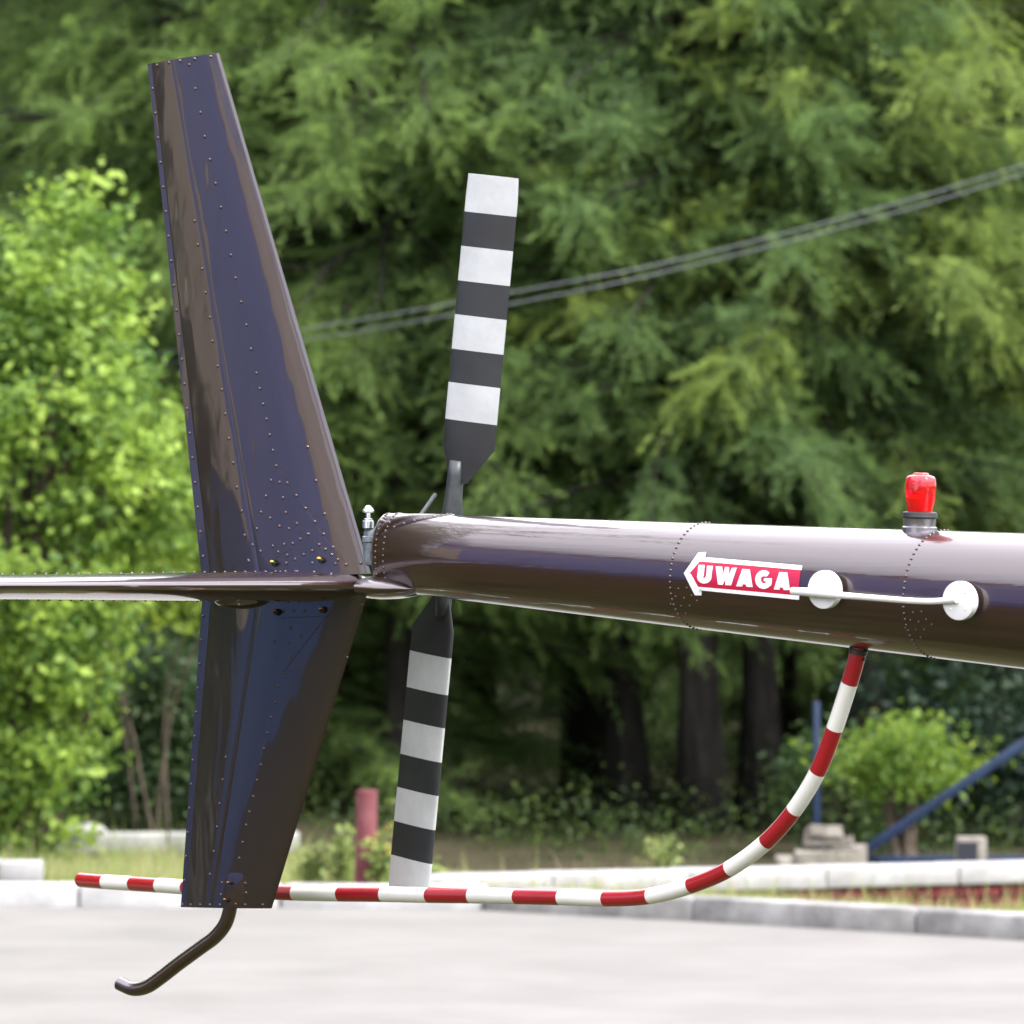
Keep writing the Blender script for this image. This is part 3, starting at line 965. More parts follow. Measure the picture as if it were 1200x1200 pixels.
def boom_hit(px, py, off=0.0):
    d = ray(px, py).normalized()
    def f(t):
        p = CO + d * t
        c = Vector((0, 0, cz_)); q = p - c
        s = q.dot(AXD)
        perp = q - AXD * s
        return perp.length - (cr_ + kr_ * (s * AXD.x) + off), p, perp
    best = None
    ts = np.linspace(8.5, 15, 600)
    prev = f(ts[0])[0]; lo = None
    for i in range(1, len(ts)):
        cur = f(ts[i])[0]
        if prev > 0 and cur <= 0:
            lo, hi = ts[i - 1], ts[i]; break
        prev = cur
    if lo is None:
        k = min(ts, key=lambda t: f(t)[0]); v = f(k)
        return v[1], v[2].normalized()
    for _ in range(30):
        mid = (lo + hi) / 2
        if f(mid)[0] > 0: lo = mid
        else: hi = mid
    v = f(hi)
    return v[1], v[2].normalized()

SEG = 72
xs = [XE + d for d in (0, .004, .010, .018, .027, .035, .05, .065, .08, .10, .12, .14, .16, .18, .20, .22, .24, .26, .28, .30, .32)] + list(np.linspace(XE + .36, XF, 40))
V, F = [], []
for x in xs:
    for k in range(SEG):
        V.append(boom_pt(x, 2 * math.pi * k / SEG)[0])
for i in range(len(xs) - 1):
    for k in range(SEG):
        k2 = (k + 1) % SEG
        F.append((i * SEG + k, (i + 1) * SEG + k, (i + 1) * SEG + k2, i * SEG + k2))
F.append(tuple(range(SEG)))
F.append(tuple(range((len(xs) - 1) * SEG, len(xs) * SEG))[::-1])
me = mesh_from('tail_boom', V, F); set_sharp(me, 40)
boom = link('tail_boom', me, heli, M['paint_boom'])

# ---- rivets ---------------------------------------------------------------
def rivets(name, items, parent, m, seg=8):
    V, F = [], []
    for p, n, r in items:
        n = Vector(n).normalized()
        a, b_ = frame_of(n)
        o = len(V)
        for rr, h in ((1.0, -0.1), (0.92, .36), (.55, .68)):
            for k in range(seg):
                th = 6.28318 * k / seg
                V.append(p + (a * math.cos(th) + b_ * math.sin(th)) * r * rr + n * r * h)
        V.append(p + n * r * .80)
        for j in range(2):
            for k in range(seg):
                k2 = (k + 1) % seg
                F.append((o + j * seg + k, o + j * seg + k2, o + (j + 1) * seg + k2, o + (j + 1) * seg + k))
        for k in range(seg):
            F.append((o + 2 * seg + k, o + 2 * seg + (k + 1) % seg, o + 3 * seg))
    o = link(name, mesh_from(name, V, F), parent, m)
    o['kind'] = 'stuff'
    return o

items = []
def ring_at(px_top, py_top, n, r=.0030, th0=None):
    x = hp(px_top, py_top).x
    for k in range(n):
        th = 2 * math.pi * k / n
        p, nn = boom_pt(x, th)
        items.append((p, nn, r))
    return x
XR1 = ring_at(824, 612, 56)
XR2 = ring_at(1103, 621, 64)
for k in range(64):
    p, nn = boom_pt(-1.6, 2 * math.pi * k / 64); items.append((p, nn, .003))
for k in range(40):
    p, nn = boom_pt(XE + .018, 2 * math.pi * k / 40); items.append((p, nn, .0028))
    p, nn = boom_pt(XE + .045, 2 * math.pi * (k + .5) / 40); items.append((p, nn, .0028))
# little rivet groups low on the side at each frame
for bx0, by0 in ((795, 690), (1070, 718)):
    for dx, dy in ((0, 0), (9, -1), (-3, 9), (6, 11), (14, 8), (-8, 18), (3, 20), (12, 20), (8, 29), (20, 14)):
        p, nn = boom_hit(bx0 + dx * 1.1, by0 + dy); items.append((p, nn, .0023))
rivets('rivets', items, boom, M['rivet'])
# doubled skin band at the aft end: seam line and cover lip
V, F = [], []
xa = XE + .010
nseg = 60
for k in range(nseg):
    th = R(-75) + R(150) * k / (nseg - 1) if False else R(-60) + R(125) * k / (nseg - 1)
    reach = .012 + .165 * max(0, math.cos(th * 1.25)) ** 1.5
    for x_, off in ((xa, -.001), (xa + .002, .0016), (xa + reach, .0016), (xa + reach + .0015, -.0006)):
        V.append(boom_pt(x_, th, off)[0])
for k in range(nseg - 1):
    for j in range(3):
        F.append((k * 4 + j, k * 4 + j + 1, (k + 1) * 4 + j + 1, (k + 1) * 4 + j))
me = mesh_from('end_cover', V, F)
me.update()
cov = link('end_cover', me, boom, M['paint_boom'])
it = []
for k in range(16):
    th = R(-55) + R(112) * k / 15
    reach = .012 + .165 * max(0, math.cos(th * 1.25)) ** 1.5
    p, nn = boom_pt(xa + reach - .008, th, .0016); it.append((p, nn, .0027))
rivets('cover_rivets', it, boom, M['rivet'])

# ---- fins -----------------------------------------------------------------
PROF = [(0, .10), (.055, .13), (.062, .22), (.20, .56), (.355, .87), (.378, .885), (.390, .850), (.402, .885), (.43, .905), (.60, .985), (.72, 1.0), (.755, .985), (.79, .93), (.870, .765), (.890, .70), (.925, .505),
        (.965, .31), (.985, .165), (.995, .075), (1.0, 0.0)]
PU = np.array([a for a, _ in PROF]); PH = np.array([b_ for _, b_ in PROF])
PROF_LOW = [(0, .10), (.055, .13), (.062, .22), (.20, .56), (.355, .88), (.378, .895), (.390, .845), (.402, .895), (.43, .925), (.52, 1.0), (.60, .97), (.70, .86), (.80, .71), (.88, .55), (.94, .40),
        (.97, .27), (.99, .15), (1.0, 0.0)]
class Fin:
    def __init__(s, te0, te1, le0, le1, h0, h1, prof=PROF):
        s.pu = [a for a, _ in prof]; s.ph = [b_ for _, b_ in prof]
        s.te0, s.te1, s.le0, s.le1 = [hp(*q) for q in (te0, te1, le0, le1)]
        s.h0, s.h1 = h0, h1
    def xz(s, u, v):
        te = s.te0.lerp(s.te1, v); le = s.le0.lerp(s.le1, v)
        return te.lerp(le, u)
    def half(s, u, v):
        return float(np.interp(u, s.pu, s.ph)) * (s.h0 + (s.h1 - s.h0) * v)
    def pt(s, u, v, side=-1, off=0):
        p = s.xz(u, v)
        return Vector((p.x, side * (s.half(u, v) + off), p.z))
    def nrm(s, u, v, side=-1):
        e = .012
        u0, u1 = max(0, u - e), min(1, u + e)
        v0, v1 = max(0, v - e), min(1, v + e)
        a = s.pt(u1, v, side) - s.pt(u0, v, side)
        b_ = s.pt(u, v1, side) - s.pt(u, v0, side)
        n = a.cross(b_).normalized()
        return n if n.y * side > 0 else -n
    def uv(s, x, z):
        u, v = .5, .5
        for _ in range(25):
            za = s.te0.z + (s.le0.z - s.te0.z) * u; zb = s.te1.z + (s.le1.z - s.te1.z) * u
            v = (z - za) / (zb - za)
            xa_ = s.te0.x + (s.te1.x - s.te0.x) * v; xb = s.le0.x + (s.le1.x - s.le0.x) * v
            u = (x - xa_) / (xb - xa_)
        return u, v
    def hit(s, px, py, off=0):
        y = -.01
        for _ in range(6):
            p = hp(px, py, y)
            u, v = s.uv(p.x, p.z)
            u_ = max(0.0, min(1.0, u)); v_ = max(0.0, min(1.0, v))
            y = -s.half(u_, v_) - off
        return Vector((p.x, y, p.z)), s.nrm(max(.02, min(.98, u_)), max(.02, min(.98, v_)))
    def build(s, name, parent, m, nv=36):
        us = sorted(set([0, .02, .045, .055, .0585, .062, .07] + list(np.linspace(.08, .36, 9)) + [.368, .378, .384, .39, .396, .402, .415, .43] +
                        list(np.linspace(.46, .90, 14)) + [.92, .94, .955, .97, .98, .988, .993, .997, 1.0]))
        n = len(us)
        V, F = [], []
        for j in range(nv + 1):
            v = j / nv
            for u in us: V.append(s.pt(u, v, -1))
            for u in us[::-1][1:]: V.append(s.pt(u, v, 1))
        w = 2 * n - 1
        for j in range(nv):
            for i in range(w):
                i2 = (i + 1) % w
                F.append((j * w + i, j * w + i2, (j + 1) * w + i2, (j + 1) * w + i))
        F.append(tuple(range(w))[::-1]); F.append(tuple(range(nv * w, nv * w + w)))
        me = mesh_from(name, V, F); set_sharp(me, 30)
        return link(name, me, parent, m)

UF = Fin((173.5, 75), (238, 684), (257, 62.5), (434.5, 672), .011, .024)
LF = Fin((238, 700), (212.5, 1063), (433, 688), (318.5, 1064.5), .026, .018, PROF_LOW)
ufin = UF.build('upper_fin', heli, M['paint_fin'])
lfin = LF.build('lower_fin', heli, M['paint_fin'])

def cr2(x, y): return (180 + x / 3.0, 400 + y / 3.0)
def cr3(x, y): return (80 + x * .4415, 660 + y * .4415)
pts = []
for k in range(20): pts.append((179.0 + 59 * k / 19, 104 + 548 * k / 19))
pts += [(184, 76.5), (198, 73.5), (211, 71.5), (228, 69), (247, 66.5)]
for p in [(222, 76), (229, 104), (235, 132), (240, 160), (246, 187), (252.7, 215), (259, 243), (265, 271), (270.7, 299), (276, 326), (282.7, 354), (288.7, 381), (294, 409)]: pts.append(p)
for p in [(362, 112), (373, 166), (385, 221), (397, 274), (408, 329), (419, 384), (431, 438), (413, 489), (443, 496), (470, 498), (502, 542), (534, 587),
          (455, 550), (395, 544), (378, 601), (363, 659), (465, 602), (504, 641), (443, 650), (476, 659), (543, 678), (516, 695), (567, 634), (598, 678),
          (601, 607), (571, 490), (541, 371), (410, 622), (348, 716), (376, 738), (419, 720), (459, 714), (489, 711), (438, 741), (470, 752), (528, 750),
          (558, 736), (582, 715), (604, 731), (626, 750), (648, 768), (631, 724), (467, 780), (498, 766), (558, 780), (676, 785), (640, 782), (729, 780),
          (225, 87), (240, 170), (252, 255), (265, 342), (280, 427), (293, 513), (310, 597), (320, 682), (333, 770), (335, 773)]: pts.append(cr2(*p))
for p in [(228, 259), (232, 287), (237, 315), (241, 343), (246, 372), (249, 400)]: pts.append(p)
rivets('rivets', [(*UF.hit(*p), .0037) for p in pts], ufin, M['rivet'])
pts = [(238 - 24 * k / 12, 722 + 338 * k / 12) for k in range(13)]
for p in [(557, 325), (549, 368), (538, 408), (529, 450), (519, 492), (511, 535), (501, 576), (491, 619), (481, 660), (472, 695), (463, 741), (454, 783),
          (418, 515), (410, 575), (402, 638), (395, 700), (386, 765), (376, 826), (590, 173), (584, 210), (547, 208), (617, 195), (574, 290), (555, 252),
          (588, 250), (571, 130), (600, 127), (627, 127), (655, 180), (325, 907), (350, 907), (376, 907), (403, 907), (470, 907), (516, 907), (445, 905),
          (470, 850), (472, 875), (405, 880), (408, 848), (780, 110), (740, 250)]: pts.append(cr3(*p))
rivets('rivets', [(*LF.hit(*p), .0034) for p in pts], lfin, M['rivet'])

# thin reinforcing strips
def strip(fin, a, b_, parent, w=.0006, n=14):
    ps = []
    for k in range(n + 1):
        t = k / n
        p, nn = fin.hit(a[0] + (b_[0] - a[0]) * t, a[1] + (b_[1] - a[1]) * t)
        ps.append(p + nn * .0002)
    tube('doubler_edge', ps, w, M['edge'], parent, 6)
strip(UF, cr2(431, 432), cr2(600, 690), ufin); strip(UF, cr2(600, 690), cr2(686, 790), ufin)
strip(UF, cr2(455, 596), cr2(600, 735), ufin)
strip(UF, cr2(420, 765), cr2(488, 728), ufin, n=6); strip(UF, cr2(488, 728), cr2(565, 725), ufin, n=6); strip(UF, cr2(565, 725), cr2(615, 770), ufin, n=6)
strip(LF, cr3(690, 135), cr3(566, 294), lfin)
strip(LF, cr3(560, 146), cr3(690, 140), lfin, n=8)
# small doubler plate low on the lower fin
V, F = [], []
cn_ = [cr3(421, 816), cr3(474, 818), cr3(468, 914), cr3(417, 914)]
for j in range(5):
    for i in range(5):
        a = (cn_[0][0] * (1 - i / 4) + cn_[1][0] * i / 4, cn_[0][1] * (1 - i / 4) + cn_[1][1] * i / 4)
        b2 = (cn_[3][0] * (1 - i / 4) + cn_[2][0] * i / 4, cn_[3][1] * (1 - i / 4) + cn_[2][1] * i / 4)
        p, nn = LF.hit(a[0] * (1 - j / 4) + b2[0] * j / 4, a[1] * (1 - j / 4) + b2[1] * j / 4)
        edge = i in (0, 4) or j in (0, 4)
        V.append(p + nn * (-.0004 if edge else .0016))
for j in range(4):
    for i in range(4):
        F.append((j * 5 + i, j * 5 + i + 1, j * 5 + i + 6, j * 5 + i + 5))
link('doubler_plate', mesh_from('doubler_plate', V, F), lfin, M['paint'])

def bolt(fin, px, py, parent, paint, r=.0062):
    p, nn = fin.hit(px, py)
    V_o = lathe('bolt', p - nn * .001, nn, [(r * 1.35, 0), (r * 1.35, .002), (r, .002), (r, .008), (r * .55, .009), (r * .5, .013)], M['bolt'], parent, seg=6, ang=20)
    bm = bmesh.new()
    bmesh.ops.create_icosphere(bm, subdivisions=2, radius=r * .62)
    up = Vector((0, 0, 1))
    for v in bm.verts: v.co = Vector((v.co.x * 1.25, v.co.y * .8, v.co.z * .75)) + p + nn * .009 + up * r * .55 + Vector((-.002, 0, 0))
    link('paint_mark', bm_mesh('paint_mark', bm, smooth=True), parent, paint)
bolt(UF, 323, 660, ufin, M['yellow']); bolt(UF, 377.5, 656.5, ufin, M['yellow'])
bolt(LF, *cr3(556, 130), lfin, M['orange']); bolt(LF, *cr3(678, 124), lfin, M['orange'])
bolt(LF, *cr3(433, 849), lfin, M['orange'], .0040); bolt(LF, *cr3(424, 894), lfin, M['orange'], .0040)

# ---- horizontal stabilizer -------------------------------------------------
LEr = hp(434, 685.5); TEr = hp(236, 688)
SPAN = 1.05
SP = [(0, 0), (.006, .20), (.02, .36), (.05, .56), (.10, .76), (.17, .90), (.28, .99), (.38, 1.0), (.5, .93), (.65, .74), (.8, .48), (.92, .24), (.985, .10), (1, .06)]
def stab_pt(c, y, up):
    w = max(0, min(1, -y / SPAN)) if y < 0 else 0
    xle = LEr.x - .020 * w
    xte = TEr.x + .030 * w
    hh = (.0300 + (.0215 - .0300) * w)
    zc = LEr.z + (TEr.z - LEr.z) * c + .004 * w
    h = float(np.interp(c, [a for a, _ in SP], [b_ for _, b_ in SP])) * hh
    if y > 0:                                  # stub on the port side, tapering away
        k = y / .07
        xle -= .20 * max(0, k - .35) ** 1.5; h *= 1 - .55 * max(0, k - .3)
    if -y > SPAN - .02:
        q = (-y - (SPAN - .02)) / .02
        h *= math.sqrt(max(0.02, 1 - q * q))
    return Vector((xle + (xte - xle) * c, y, zc + (h * 1.0 if up else -h * 1.12)))
cs = sorted(set(list(np.linspace(0, 1, 26)) + [.003, .006, .012, .02, .03, .05, .07]))
ysn = [.07, .05, .03, .01] + list(np.linspace(-.03, -SPAN + .02, 24)) + [-SPAN + .014, -SPAN + .008, -SPAN + .003, -SPAN]
V, F = [], []
w = 2 * len(cs) - 1
for y in ysn:
    for c in cs[::-1]: V.append(stab_pt(c, y, True))
    for c in cs[1:]: V.append(stab_pt(c, y, False))
for j in range(len(ysn) - 1):
    for i in range(w):
        i2 = (i + 1) % w
        F.append((j * w + i, j * w + i2, (j + 1) * w + i2, (j + 1) * w + i))
F.append(tuple(range(w))); F.append(tuple(range((len(ysn) - 1) * w, len(ysn) * w))[::-1])
me = mesh_from('horizontal_stabilizer', V, F); set_sharp(me, 35)
stab = link('horizontal_stabilizer', me, heli, M['paint'])
V, F = [], []
_st = [(434.5, 688.3, .0215, .070), (436, 688.3, .0232, .0745), (446, 689, .0232, .072), (458, 689.6, .021, .066), (470, 690.0, .0165, .054), (480, 690.2, .011, .040), (487, 690.3, .004, .022), (489, 690.3, .0008, .008)]
for px, py, hz, hy in _st:
    c = hp(px, py, -.03)
    for k in range(28):
        th = 2 * math.pi * k / 28
        cy_, sy_ = math.cos(th), math.sin(th)
        V.append(Vector((c.x, -.012 + hy * math.copysign(abs(cy_) ** .8, cy_), c.z + hz * math.copysign(abs(sy_) ** 1.15, sy_))))
for i in range(len(_st) - 1):
    for k in range(28):
        k2 = (k + 1) % 28
        F.append((i * 28 + k, (i + 1) * 28 + k, (i + 1) * 28 + k2, i * 28 + k2))
F.append(tuple(range(28))); F.append(tuple(range((len(_st) - 1) * 28, len(_st) * 28))[::-1])
me = mesh_from('root_fairing', V, F); set_sharp(me, 45)
link('root_fairing', me, stab, M['paint'])
it = []
for k in range(34):
    y = -.04 - k * .030
    it.append((stab_pt(.36, y, True), Vector((0, 0, 1)), .0028))
    it.append((stab_pt(.34, y, False), Vector((0, 0, -1)), .0028))
    it.append((stab_pt(.95, y, True), Vector((0, 0, 1)), .0026))
for k in range(8):
    it.append((stab_pt(.12 + .1 * k, -.055, True), Vector((0, 0, 1)), .003))
rivets('rivets', it, stab, M['rivet'])
# little fairing under its trailing part
bm = bmesh.new()
bmesh.ops.create_uvsphere(bm, u_segments=28, v_segments=14, radius=1)
fc = stab_pt(.36, -.20, False)
for v in bm.verts:
    v.co = Vector((v.co.x * .030, v.co.y * .075, v.co.z * .017)) + Vector((fc.x, fc.y - .0, fc.z + .002))
link('fairing', bm_mesh('fairing', bm, smooth=True), stab, M['paint'])

# ---- gearbox, filler cap ---------------------------------------------------
gc = Vector((XE, 0, cz_ + kz_ * XE))
gc = gc + Vector((0, .034, .020))
gb = lathe('gearbox', gc + AXD * .006, -AXD, [(.042, 0), (.042, .005), (.034, .008), (.032, .014), (.036, .017), (.036, .022), (.032, .025), (.026, .036), (.012, .042)], M['casting'], heli, 36, 30)
V_ = lathe('output_housing', gc - AXD * .030 + Vector((0, .02, 0)), (0, 1, 0), [(.030, 0), (.030, .07), (.030, .08), (.022, .12), (.022, .185)], M['casting'], gb, 24, 30)
it = []
for k in range(12):
    th = 2 * math.pi * k / 12
    n = Vector((0, math.sin(th), math.cos(th)))
    it.append((gc + n * .0385, -AXD, .0035))
rivets('flange_bolts', it, gb, M['steel'])
capb = hp(431.5, 613)
lathe('filler_neck', capb + Vector((0, .012, 0)), (0, 0, 1), [(.016, -.085), (.018, -.07), (.018, -.040), (.0205, -.038), (.0205, -.028), (.017, -.026), (.0165, -.018), (.014, -.012), (.0135, -.008)], M['neck'], gb, 28, 35)
cap = lathe('filler_cap', capb, (0, 0, 1), [(.0118, -.01), (.0118, .004), (.009, .005), (.009, .009), (.005, .010), (.005, .021), (.0118, .022), (.0118, .0255), (.006, .034), (.002, .036)], M['steel'], gb, 24, 25)

# ---- tail rotor -------------------------------------------------------------
HUB = hp(527, 631, .247 - gc.y)
YH = HUB.y
hub = lathe('tail_rotor_hub', Vector((HUB.x, YH - .05, HUB.z)), (0, 1, 0), [(.018, -.12), (.018, 0), (.034, .004), (.036, .03), (.034, .062), (.016, .070), (.014, .09)], M['casting'], heli, 24, 30)
# pitch slider with its two links
lathe('pitch_slider', Vector((HUB.x, YH - .10, HUB.z)), (0, 1, 0), [(.030, 0), (.034, .004), (.034, .022), (.028, .026)], M['steel'], hub, 24, 30)
PHI = R(83.0)
stripes = [.242, .319, .386, .458, .526, .598, .667, .746]
for s in (0, 1):
    ph = PHI + math.pi * s
    d = Vector((math.cos(ph), 0, math.sin(ph)))
    ch = Vector((-math.sin(ph), 0, math.cos(ph)))
    pit = R(7)
    ce = ch * math.cos(pit) + Vector((0, -1, 0)) * math.sin(pit)
    nn = d.cross(ce).normalized()
    O = Vector((HUB.x, YH, HUB.z))
    # root grip
    V, F = tube_data([O + d * q for q in (.02, .05, .09, .13, .16)], [.020, .022, .018, .017, .015], 14)
    hg = link('blade_grip', mesh_from('blade_grip', V, F), hub, M['grip'])
    # pitch link
    a = Vector((HUB.x, YH - .088, HUB.z)) + d * .030 + ch * .02
    b_ = O + d * .085 + ce * .045
    tube('pitch_link', [a, a.lerp(b_, .5), b_], .0042, M['grip'], hub, 8)
    # blade
    rs = [.115, .135, .16, .19] + [q for e in stripes for q in (e - .0006, e + .0006)][:-1]
    rs = sorted(rs + [.28, .35, .42, .49, .56, .63, .70, .744])
    prof = []
    for k in range(25):
        u = .5 - .5 * math.cos(math.pi * k / 24)
        th_ = .6 * (.2969 * math.sqrt(u) - .126 * u - .3516 * u * u + .2843 * u ** 3 - .1015 * u ** 4)
        prof.append((u, th_))
    V, F, FM = [], [], []
    W = 2 * 25 - 2
    for r_ in rs:
        cw = .127 * min(1, .32 + .68 * max(0, (r_ - .115)) / .075)
        if r_ > .735: cw *= .965
        tk = 1.0
        for u, t_ in prof: V.append(O + d * r_ + ce * (u - .30) * cw * -1 + nn * t_ * cw * .9)
        for u, t_ in prof[1:-1][::-1]: V.append(O + d * r_ + ce * (u - .30) * cw * -1 - nn * t_ * cw * .9)
    for j in range(len(rs) - 1):
        rm = (rs[j] + rs[j + 1]) / 2
        wh = any(stripes[q] < rm < stripes[q + 1] for q in (0, 2, 4, 6))
        for i in range(W):
            i2 = (i + 1) % W
            F.append((j * W + i, j * W + i2, (j + 1) * W + i2, (j + 1) * W + i)); FM.append(1 if wh else 0)
    F.append(tuple(range(W))); FM.append(0)
    F.append(tuple(range((len(rs) - 1) * W, len(rs) * W))); FM.append(1)
    me = mesh_from('rotor_blade', V, F, fmat=FM); set_sharp(me, 40)
    me.materials.append(M['black_blade']); me.materials.append(M['white_blade'])
    link('rotor_blade', me, hub)

# ---- tail skid --------------------------------------------------------------
sk = [(271, 1052), (269.5, 1066), (264, 1083), (252, 1098), (236, 1110), (210, 1129), (188, 1146), (172, 1156.5), (156, 1159), (140, 1152.5)]
ps = smooth_path([hp(*p) for p in sk], 5)
tube('tail_skid', ps, .0148, M['paint'], heli, 20)

# ---- striped guard ----------------------------------------------------------
gpath = [(1008, 752, .0), (1003.5, 773, .0), (995.5, 800.5, .004), (978, 854, .012), (958, 904.5, .022), (930.5, 949.5, .034), (897.5, 986.5, .046), (855, 1018, .06),
         (810, 1037.5, .075), (762, 1050, .088), (710, 1053, .10), (657.5, 1051.5, .11), (606, 1050.5, .12), (552.5, 1049.5, .13), (503, 1049, .14),
         (449.5, 1048, .15), (399, 1047.5, .16), (346, 1046.5, .17), (300, 1044.5, .18), (254, 1042, .20), (218, 1039.8, .23), (187, 1037.6, .26), (156, 1035.6, .29), (124, 1033.6, .32), (95, 1031.2, .35)]
gp3 = [hp(px, py, y) for px, py, y in gpath]
SUB = 6
ps = smooth_path(gp3, SUB)
seg = 20
rad = [.0162] * len(ps)
V, F = tube_data(ps, rad, seg)
fm = []
for i in range(len(ps) - 1):
    span = i // SUB
    red = True if span < 2 else (span % 2 == 1)
    if span >= 18: red = {18: False, 19: True, 20: False, 21: False, 22: True, 23: False}.get(span, True)
    if span == 21: red = True
    if span == 22: red = False
    if span == 23: red = True
    fm += [0 if red else 1] * seg
fm += [0, 0]
me = mesh_from('rotor_guard', V, F, fmat=fm); set_sharp(me, 50)
me.materials.append(M['red']); me.materials.append(M['cream'])
guard = link('rotor_guard', me, heli)
t_ = (ps[3] - ps[0]).normalized()
lathe('clamp_ring', ps[0] + t_ * .014, t_, [(.0172, 0), (.0182, .001), (.0182, .009), (.0172, .010)], M['rubber'], guard, 24)
for i, (q, k) in enumerate(((.6, 1), (1.05, 1), (.75, -1))):
    c = gp3[0].lerp(gp3[1], q) if q <= 1 else gp3[1].lerp(gp3[2], q - 1)
    side = Vector((1, 0, .2)).normalized() * k
    lathe('screw', c + side * .0145, side, [(.0045, 0), (.0045, .004), (.0028, .004), (.0028, .008)], M['bolt'], guard, 6, 20)
p, nn = boom_hit(1008, 757)
lathe('guard_socket', gp3[0] - t_ * .03, t_, [(.020, 0), (.020, .036), (.0175, .038)], M['red'], guard, 24)

# ---- red beacon --------------------------------------------------------------
xb = hp(1074, 624).x
bp_, bn = boom_pt(xb, 0)
bp_ = bp_ - Vector((0, 0, .006))
U = Vector((0, 0, 1)); U = (UPV * .6 + U * .4).normalized()
k_ = 11.25 / FPX
base = lathe('beacon', bp_, U, [(.033, 0), (.033, .010), (.0305, .012), (.0305, .0255), (.031, .0265)], M['gunmetal'], heli, 40, 30)
lathe('collar', bp_ + U * .0262, U, [(.0300, 0), (.0325, .0012), (.0333, .004), (.0325, .0065), (.0328, .009), (.0320, .0118), (.0290, .0130)], M['rubber'], base, 40, 30)
z0 = .039
lp = [(.0235, 0), (.0248, .008), (.0268, .018), (.0285, .030), (.0293, .042), (.0290, .054), (.0278, .062), (.0250, .0668), (.0190, .0690), (.0150, .0695), (.0140, .0725), (.0115, .0735), (.006, .0735)]
lathe('lens', bp_ + U * z0, U, lp, M['lens'], base, 48, 60)
ip = [(.0200, .001), (.0225, .010), (.0243, .020), (.0245, .026), (.0200, .030), (.012, .032), (.006, .033)]
lathe('reflector', bp_ + U * z0, U, ip, M['lens_inner'], base, 32, 40)
lathe('bulb', bp_ + U * z0, U, [(.006, .033), (.012, .040), (.013, .052), (.006, .060)], M['steel'], base, 16, 40)

# ---- antenna ------------------------------------------------------------------
def disc(px, py, parent):
    p, n = boom_hit(px, py, .022)
    n = Vector((0, -1, -.02)).normalized() * 1.0 + n * .25
    n.normalize()
    r = 22.3 * 11.25 / FPX
    o = lathe('disc', p - n * .013, n, [(r * .97, 0), (r, .002), (r, .0125), (r * .985, .0145), (r * .90, .0155), (.004, .0158)], M['white'], parent, 48, 25)
    lathe('standoff', p - n * .034, n, [(.012, 0), (.012, .022)], M['white'], parent, 20)
    it = []
    a, b_ = frame_of(n)
    for k in range(4):
        th = R(45 + 90 * k)
        it.append((p + n * .0024 + (a * math.cos(th) + b_ * math.sin(th)) * r * .62, n, .0022))
    rivets('screws', it, o, M['white'])
    return p, n
rodp = [(928.5, 692.6, .0075), (946, 693.8, .0082), (966, 695.6, .0078), (985, 697.6, .0066), (1010, 699.6, .0060), (1045, 702.4, .0058), (1070, 704.2, .0058), (1090, 704.8, .0058), (1106, 704, .006), (1121, 702.6, .0065)]
pr = [boom_hit(px, py, .033 if i < 8 else .029)[0] for i, (px, py, r) in enumerate(rodp)]
ant = tube('antenna', smooth_path(pr, 3), .006, M['white'], heli, 14)
# radius taper along the rod
_n = len(smooth_path(pr, 3))
V, F = tube_data(smooth_path(pr, 3), [float(np.interp(i / (_n - 1) * 9, range(10), [r for *_, r in rodp])) for i in range(_n)], 14)
me = mesh_from('antenna_rod', V, F); set_sharp(me, 60); me.materials.append(M['white'])
ant.data = me
disc(965, 691, ant); disc(1123.5, 704, ant)

# ---- warning sticker -------------------------------------------------------------
def decal(name, polys, off, m, parent, holes=None):
    """flat print laid on the boom skin: polygons cut into narrow strips and bent to the skin"""
    bm = bmesh.new()
    for poly in polys:
        f = bm.faces.new([bm.verts.new((x, y, 0)) for x, y in poly]); f.normal_update()
    ys_ = [v.co.y for v in bm.verts]; xs_ = [v.co.x for v in bm.verts]
    bmesh.ops.triangulate(bm, faces=bm.faces)
    y = min(ys_) + 3
    while y < max(ys_):
        bmesh.ops.bisect_plane(bm, geom=bm.verts[:] + bm.edges[:] + bm.faces[:], plane_co=(0, y, 0), plane_no=(0, 1, 0)); y += 3.0
    x = min(xs_) + 12
    while x < max(xs_):
        bmesh.ops.bisect_plane(bm, geom=bm.verts[:] + bm.edges[:] + bm.faces[:], plane_co=(x, 0, 0), plane_no=(1, 0, 0)); x += 12.0
    for v in bm.verts:
        p, n = boom_hit(v.co.x, v.co.y, off)
        v.co = p
    return link(name, bm_mesh(name, bm, smooth=True), parent, m)
def cr6(x, y): return (780 + x / 6.0, 620 + y / 6.0)
stk = decal('warning_sticker', [[cr6(*p) for p in ((172, 308), (232, 222), (950, 282), (930, 476), (228, 412))]], .0006, M['sticker_red'], heli)
decal('border', [[cr6(*p) for p in ((128, 310), (230, 165), (285, 162), (282, 198), (962, 256), (955, 288), (240, 226), (172, 306))],
                 [cr6(*p) for p in ((128, 310), (172, 306), (228, 406), (940, 468), (938, 498), (254, 432), (252, 466), (205, 466))]], .0011, M['sticker_white'], stk)
def arc(cx, cy, rx, ry, a0, a1, n=10):
    return [(cx + rx * math.cos(R(a0 + (a1 - a0) * k / n)), cy + ry * math.sin(R(a0 + (a1 - a0) * k / n))) for k in range(n + 1)]
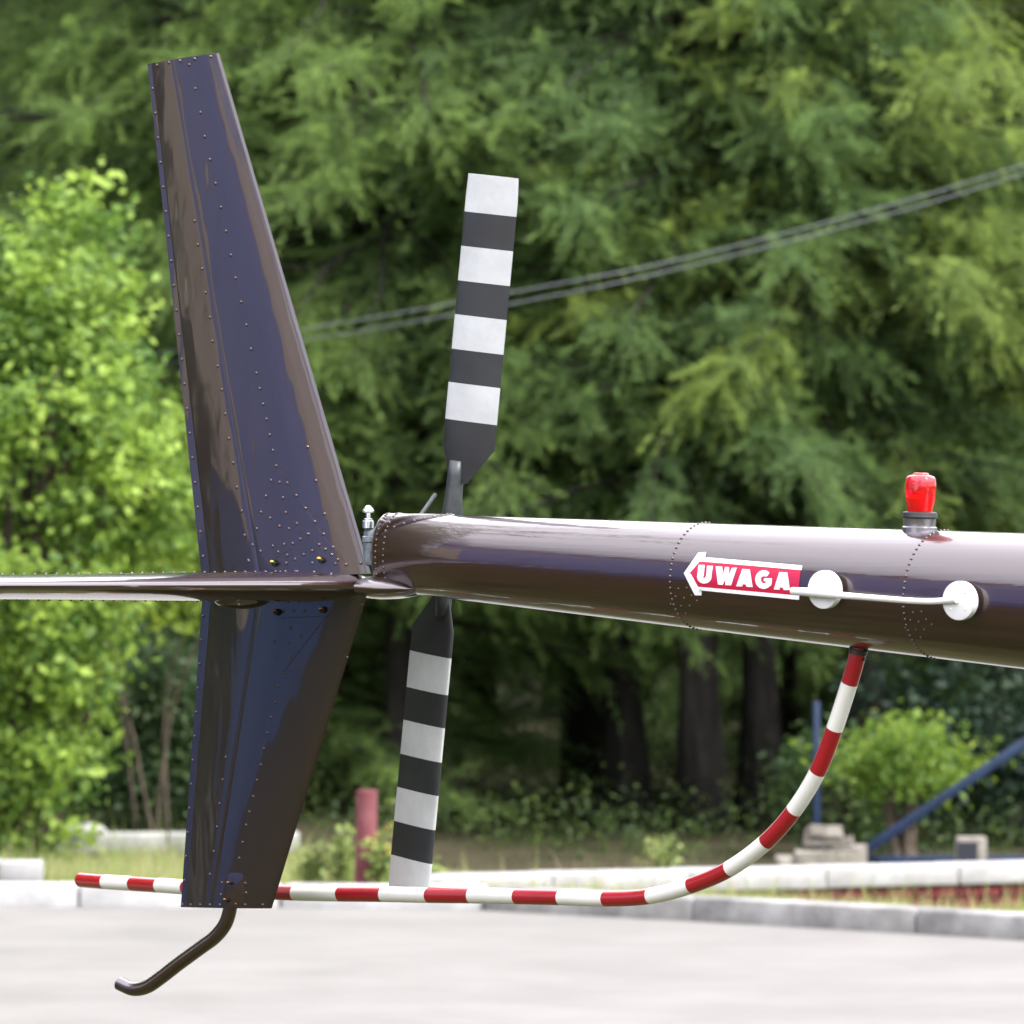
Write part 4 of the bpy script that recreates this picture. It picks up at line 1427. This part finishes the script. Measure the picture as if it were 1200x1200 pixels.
# crop-6 coordinates of the letters
Ul = [(232, 252), (275, 252), (268, 330)] + arc(272, 335, 9, 10, 180, 0, 6)[::-1][::-1] + [(285, 330), (292, 258), (332, 258), (322, 335)] + arc(272, 335, 51, 48, 0, 180, 12)
Wl = [(352, 262), (398, 264), (402, 316), (420, 266), (446, 268), (446, 322), (466, 272), (500, 272), (460, 396), (420, 394), (420, 350), (402, 392), (368, 390)]
A1 = [(540, 280), (592, 284), (612, 408), (568, 406), (564, 390), (546, 388), (538, 404), (496, 402)]
Gl = arc(690, 355, 60, 66, -48, -300, 18) + [(744, 392), (748, 346), (692, 346), (690, 366), (708, 368)] + arc(692, 356, 22, 26, 60, 300, 8) + [(716, 330)]
A2 = [(800, 302), (856, 306), (874, 428), (830, 428), (826, 412), (808, 410), (800, 426), (760, 424)]
for poly in (Ul, Wl, A1, Gl, A2):
    decal('letter', [[cr6(*p) for p in poly]], .0011, M['sticker_white'], stk)

# ---- cabin, mast and landing gear (outside the picture) --------------------------
zb = cz_ + kz_ * XF
bm = bmesh.new()
bmesh.ops.create_uvsphere(bm, u_segments=40, v_segments=24, radius=1)
for v in bm.verts:
    x_, y_, z_ = v.co
    taper = 1.0 if x_ > -.2 else max(.18, 1 - .75 * ((-x_ - .2) / .8) ** 1.2)
    v.co = Vector((1.15 + x_ * 1.75, y_ * .66 * taper, 1.20 + z_ * .66 * taper + (.32 * (1 - taper))))
fus = link('cabin', bm_mesh('cabin', bm, smooth=True), heli, M['paint'])
bm = bmesh.new()
bmesh.ops.create_uvsphere(bm, u_segments=40, v_segments=24, radius=1)
for v in bm.verts:
    x_, y_, z_ = v.co
    v.co = Vector((1.75 + x_ * 1.2, y_ * .60, 1.36 + z_ * .56))
link('windscreen', bm_mesh('windscreen', bm, smooth=True), fus, M['plexi'])
tube('rotor_mast', [(.9, 0, 1.7), (.9, 0, 2.3), (.9, 0, 2.95)], [.14, .09, .05], M['paint'], heli, 20)
rh = lathe('main_rotor_hub', (.9, 0, 2.93), (0, 0, 1), [(.10, 0), (.12, .03), (.12, .10), (.05, .14)], M['casting'], heli, 24)
for s in (-1, 1):
    bm = bmesh.new()
    add_box(bm, (-.13, .12 if s > 0 else -5.0, -.012), (.13, 5.0 if s > 0 else -.12, .012), bevel=.006)
    for v in bm.verts: v.co += Vector((.9, 0, 3.0))
    rb = link('main_rotor_blade', bm_mesh('main_rotor_blade', bm), rh, M['black_blade'])
for s in (-1, 1):
    sk_ = tube('landing_skid', smooth_path([(-.5, s * .95, .035), (.5, s * .95, .035), (1.9, s * .95, .035), (2.5, s * .95, .06), (2.75, s * .95, .2)], 5), .035, M['paint'], heli, 14)
    for xq in (.3, 1.7):
        tube('skid_strut', smooth_path([(xq, s * .95, .04), (xq, s * .8, .45), (xq, s * .3, .68)], 5), .028, M['paint'], sk_, 12)
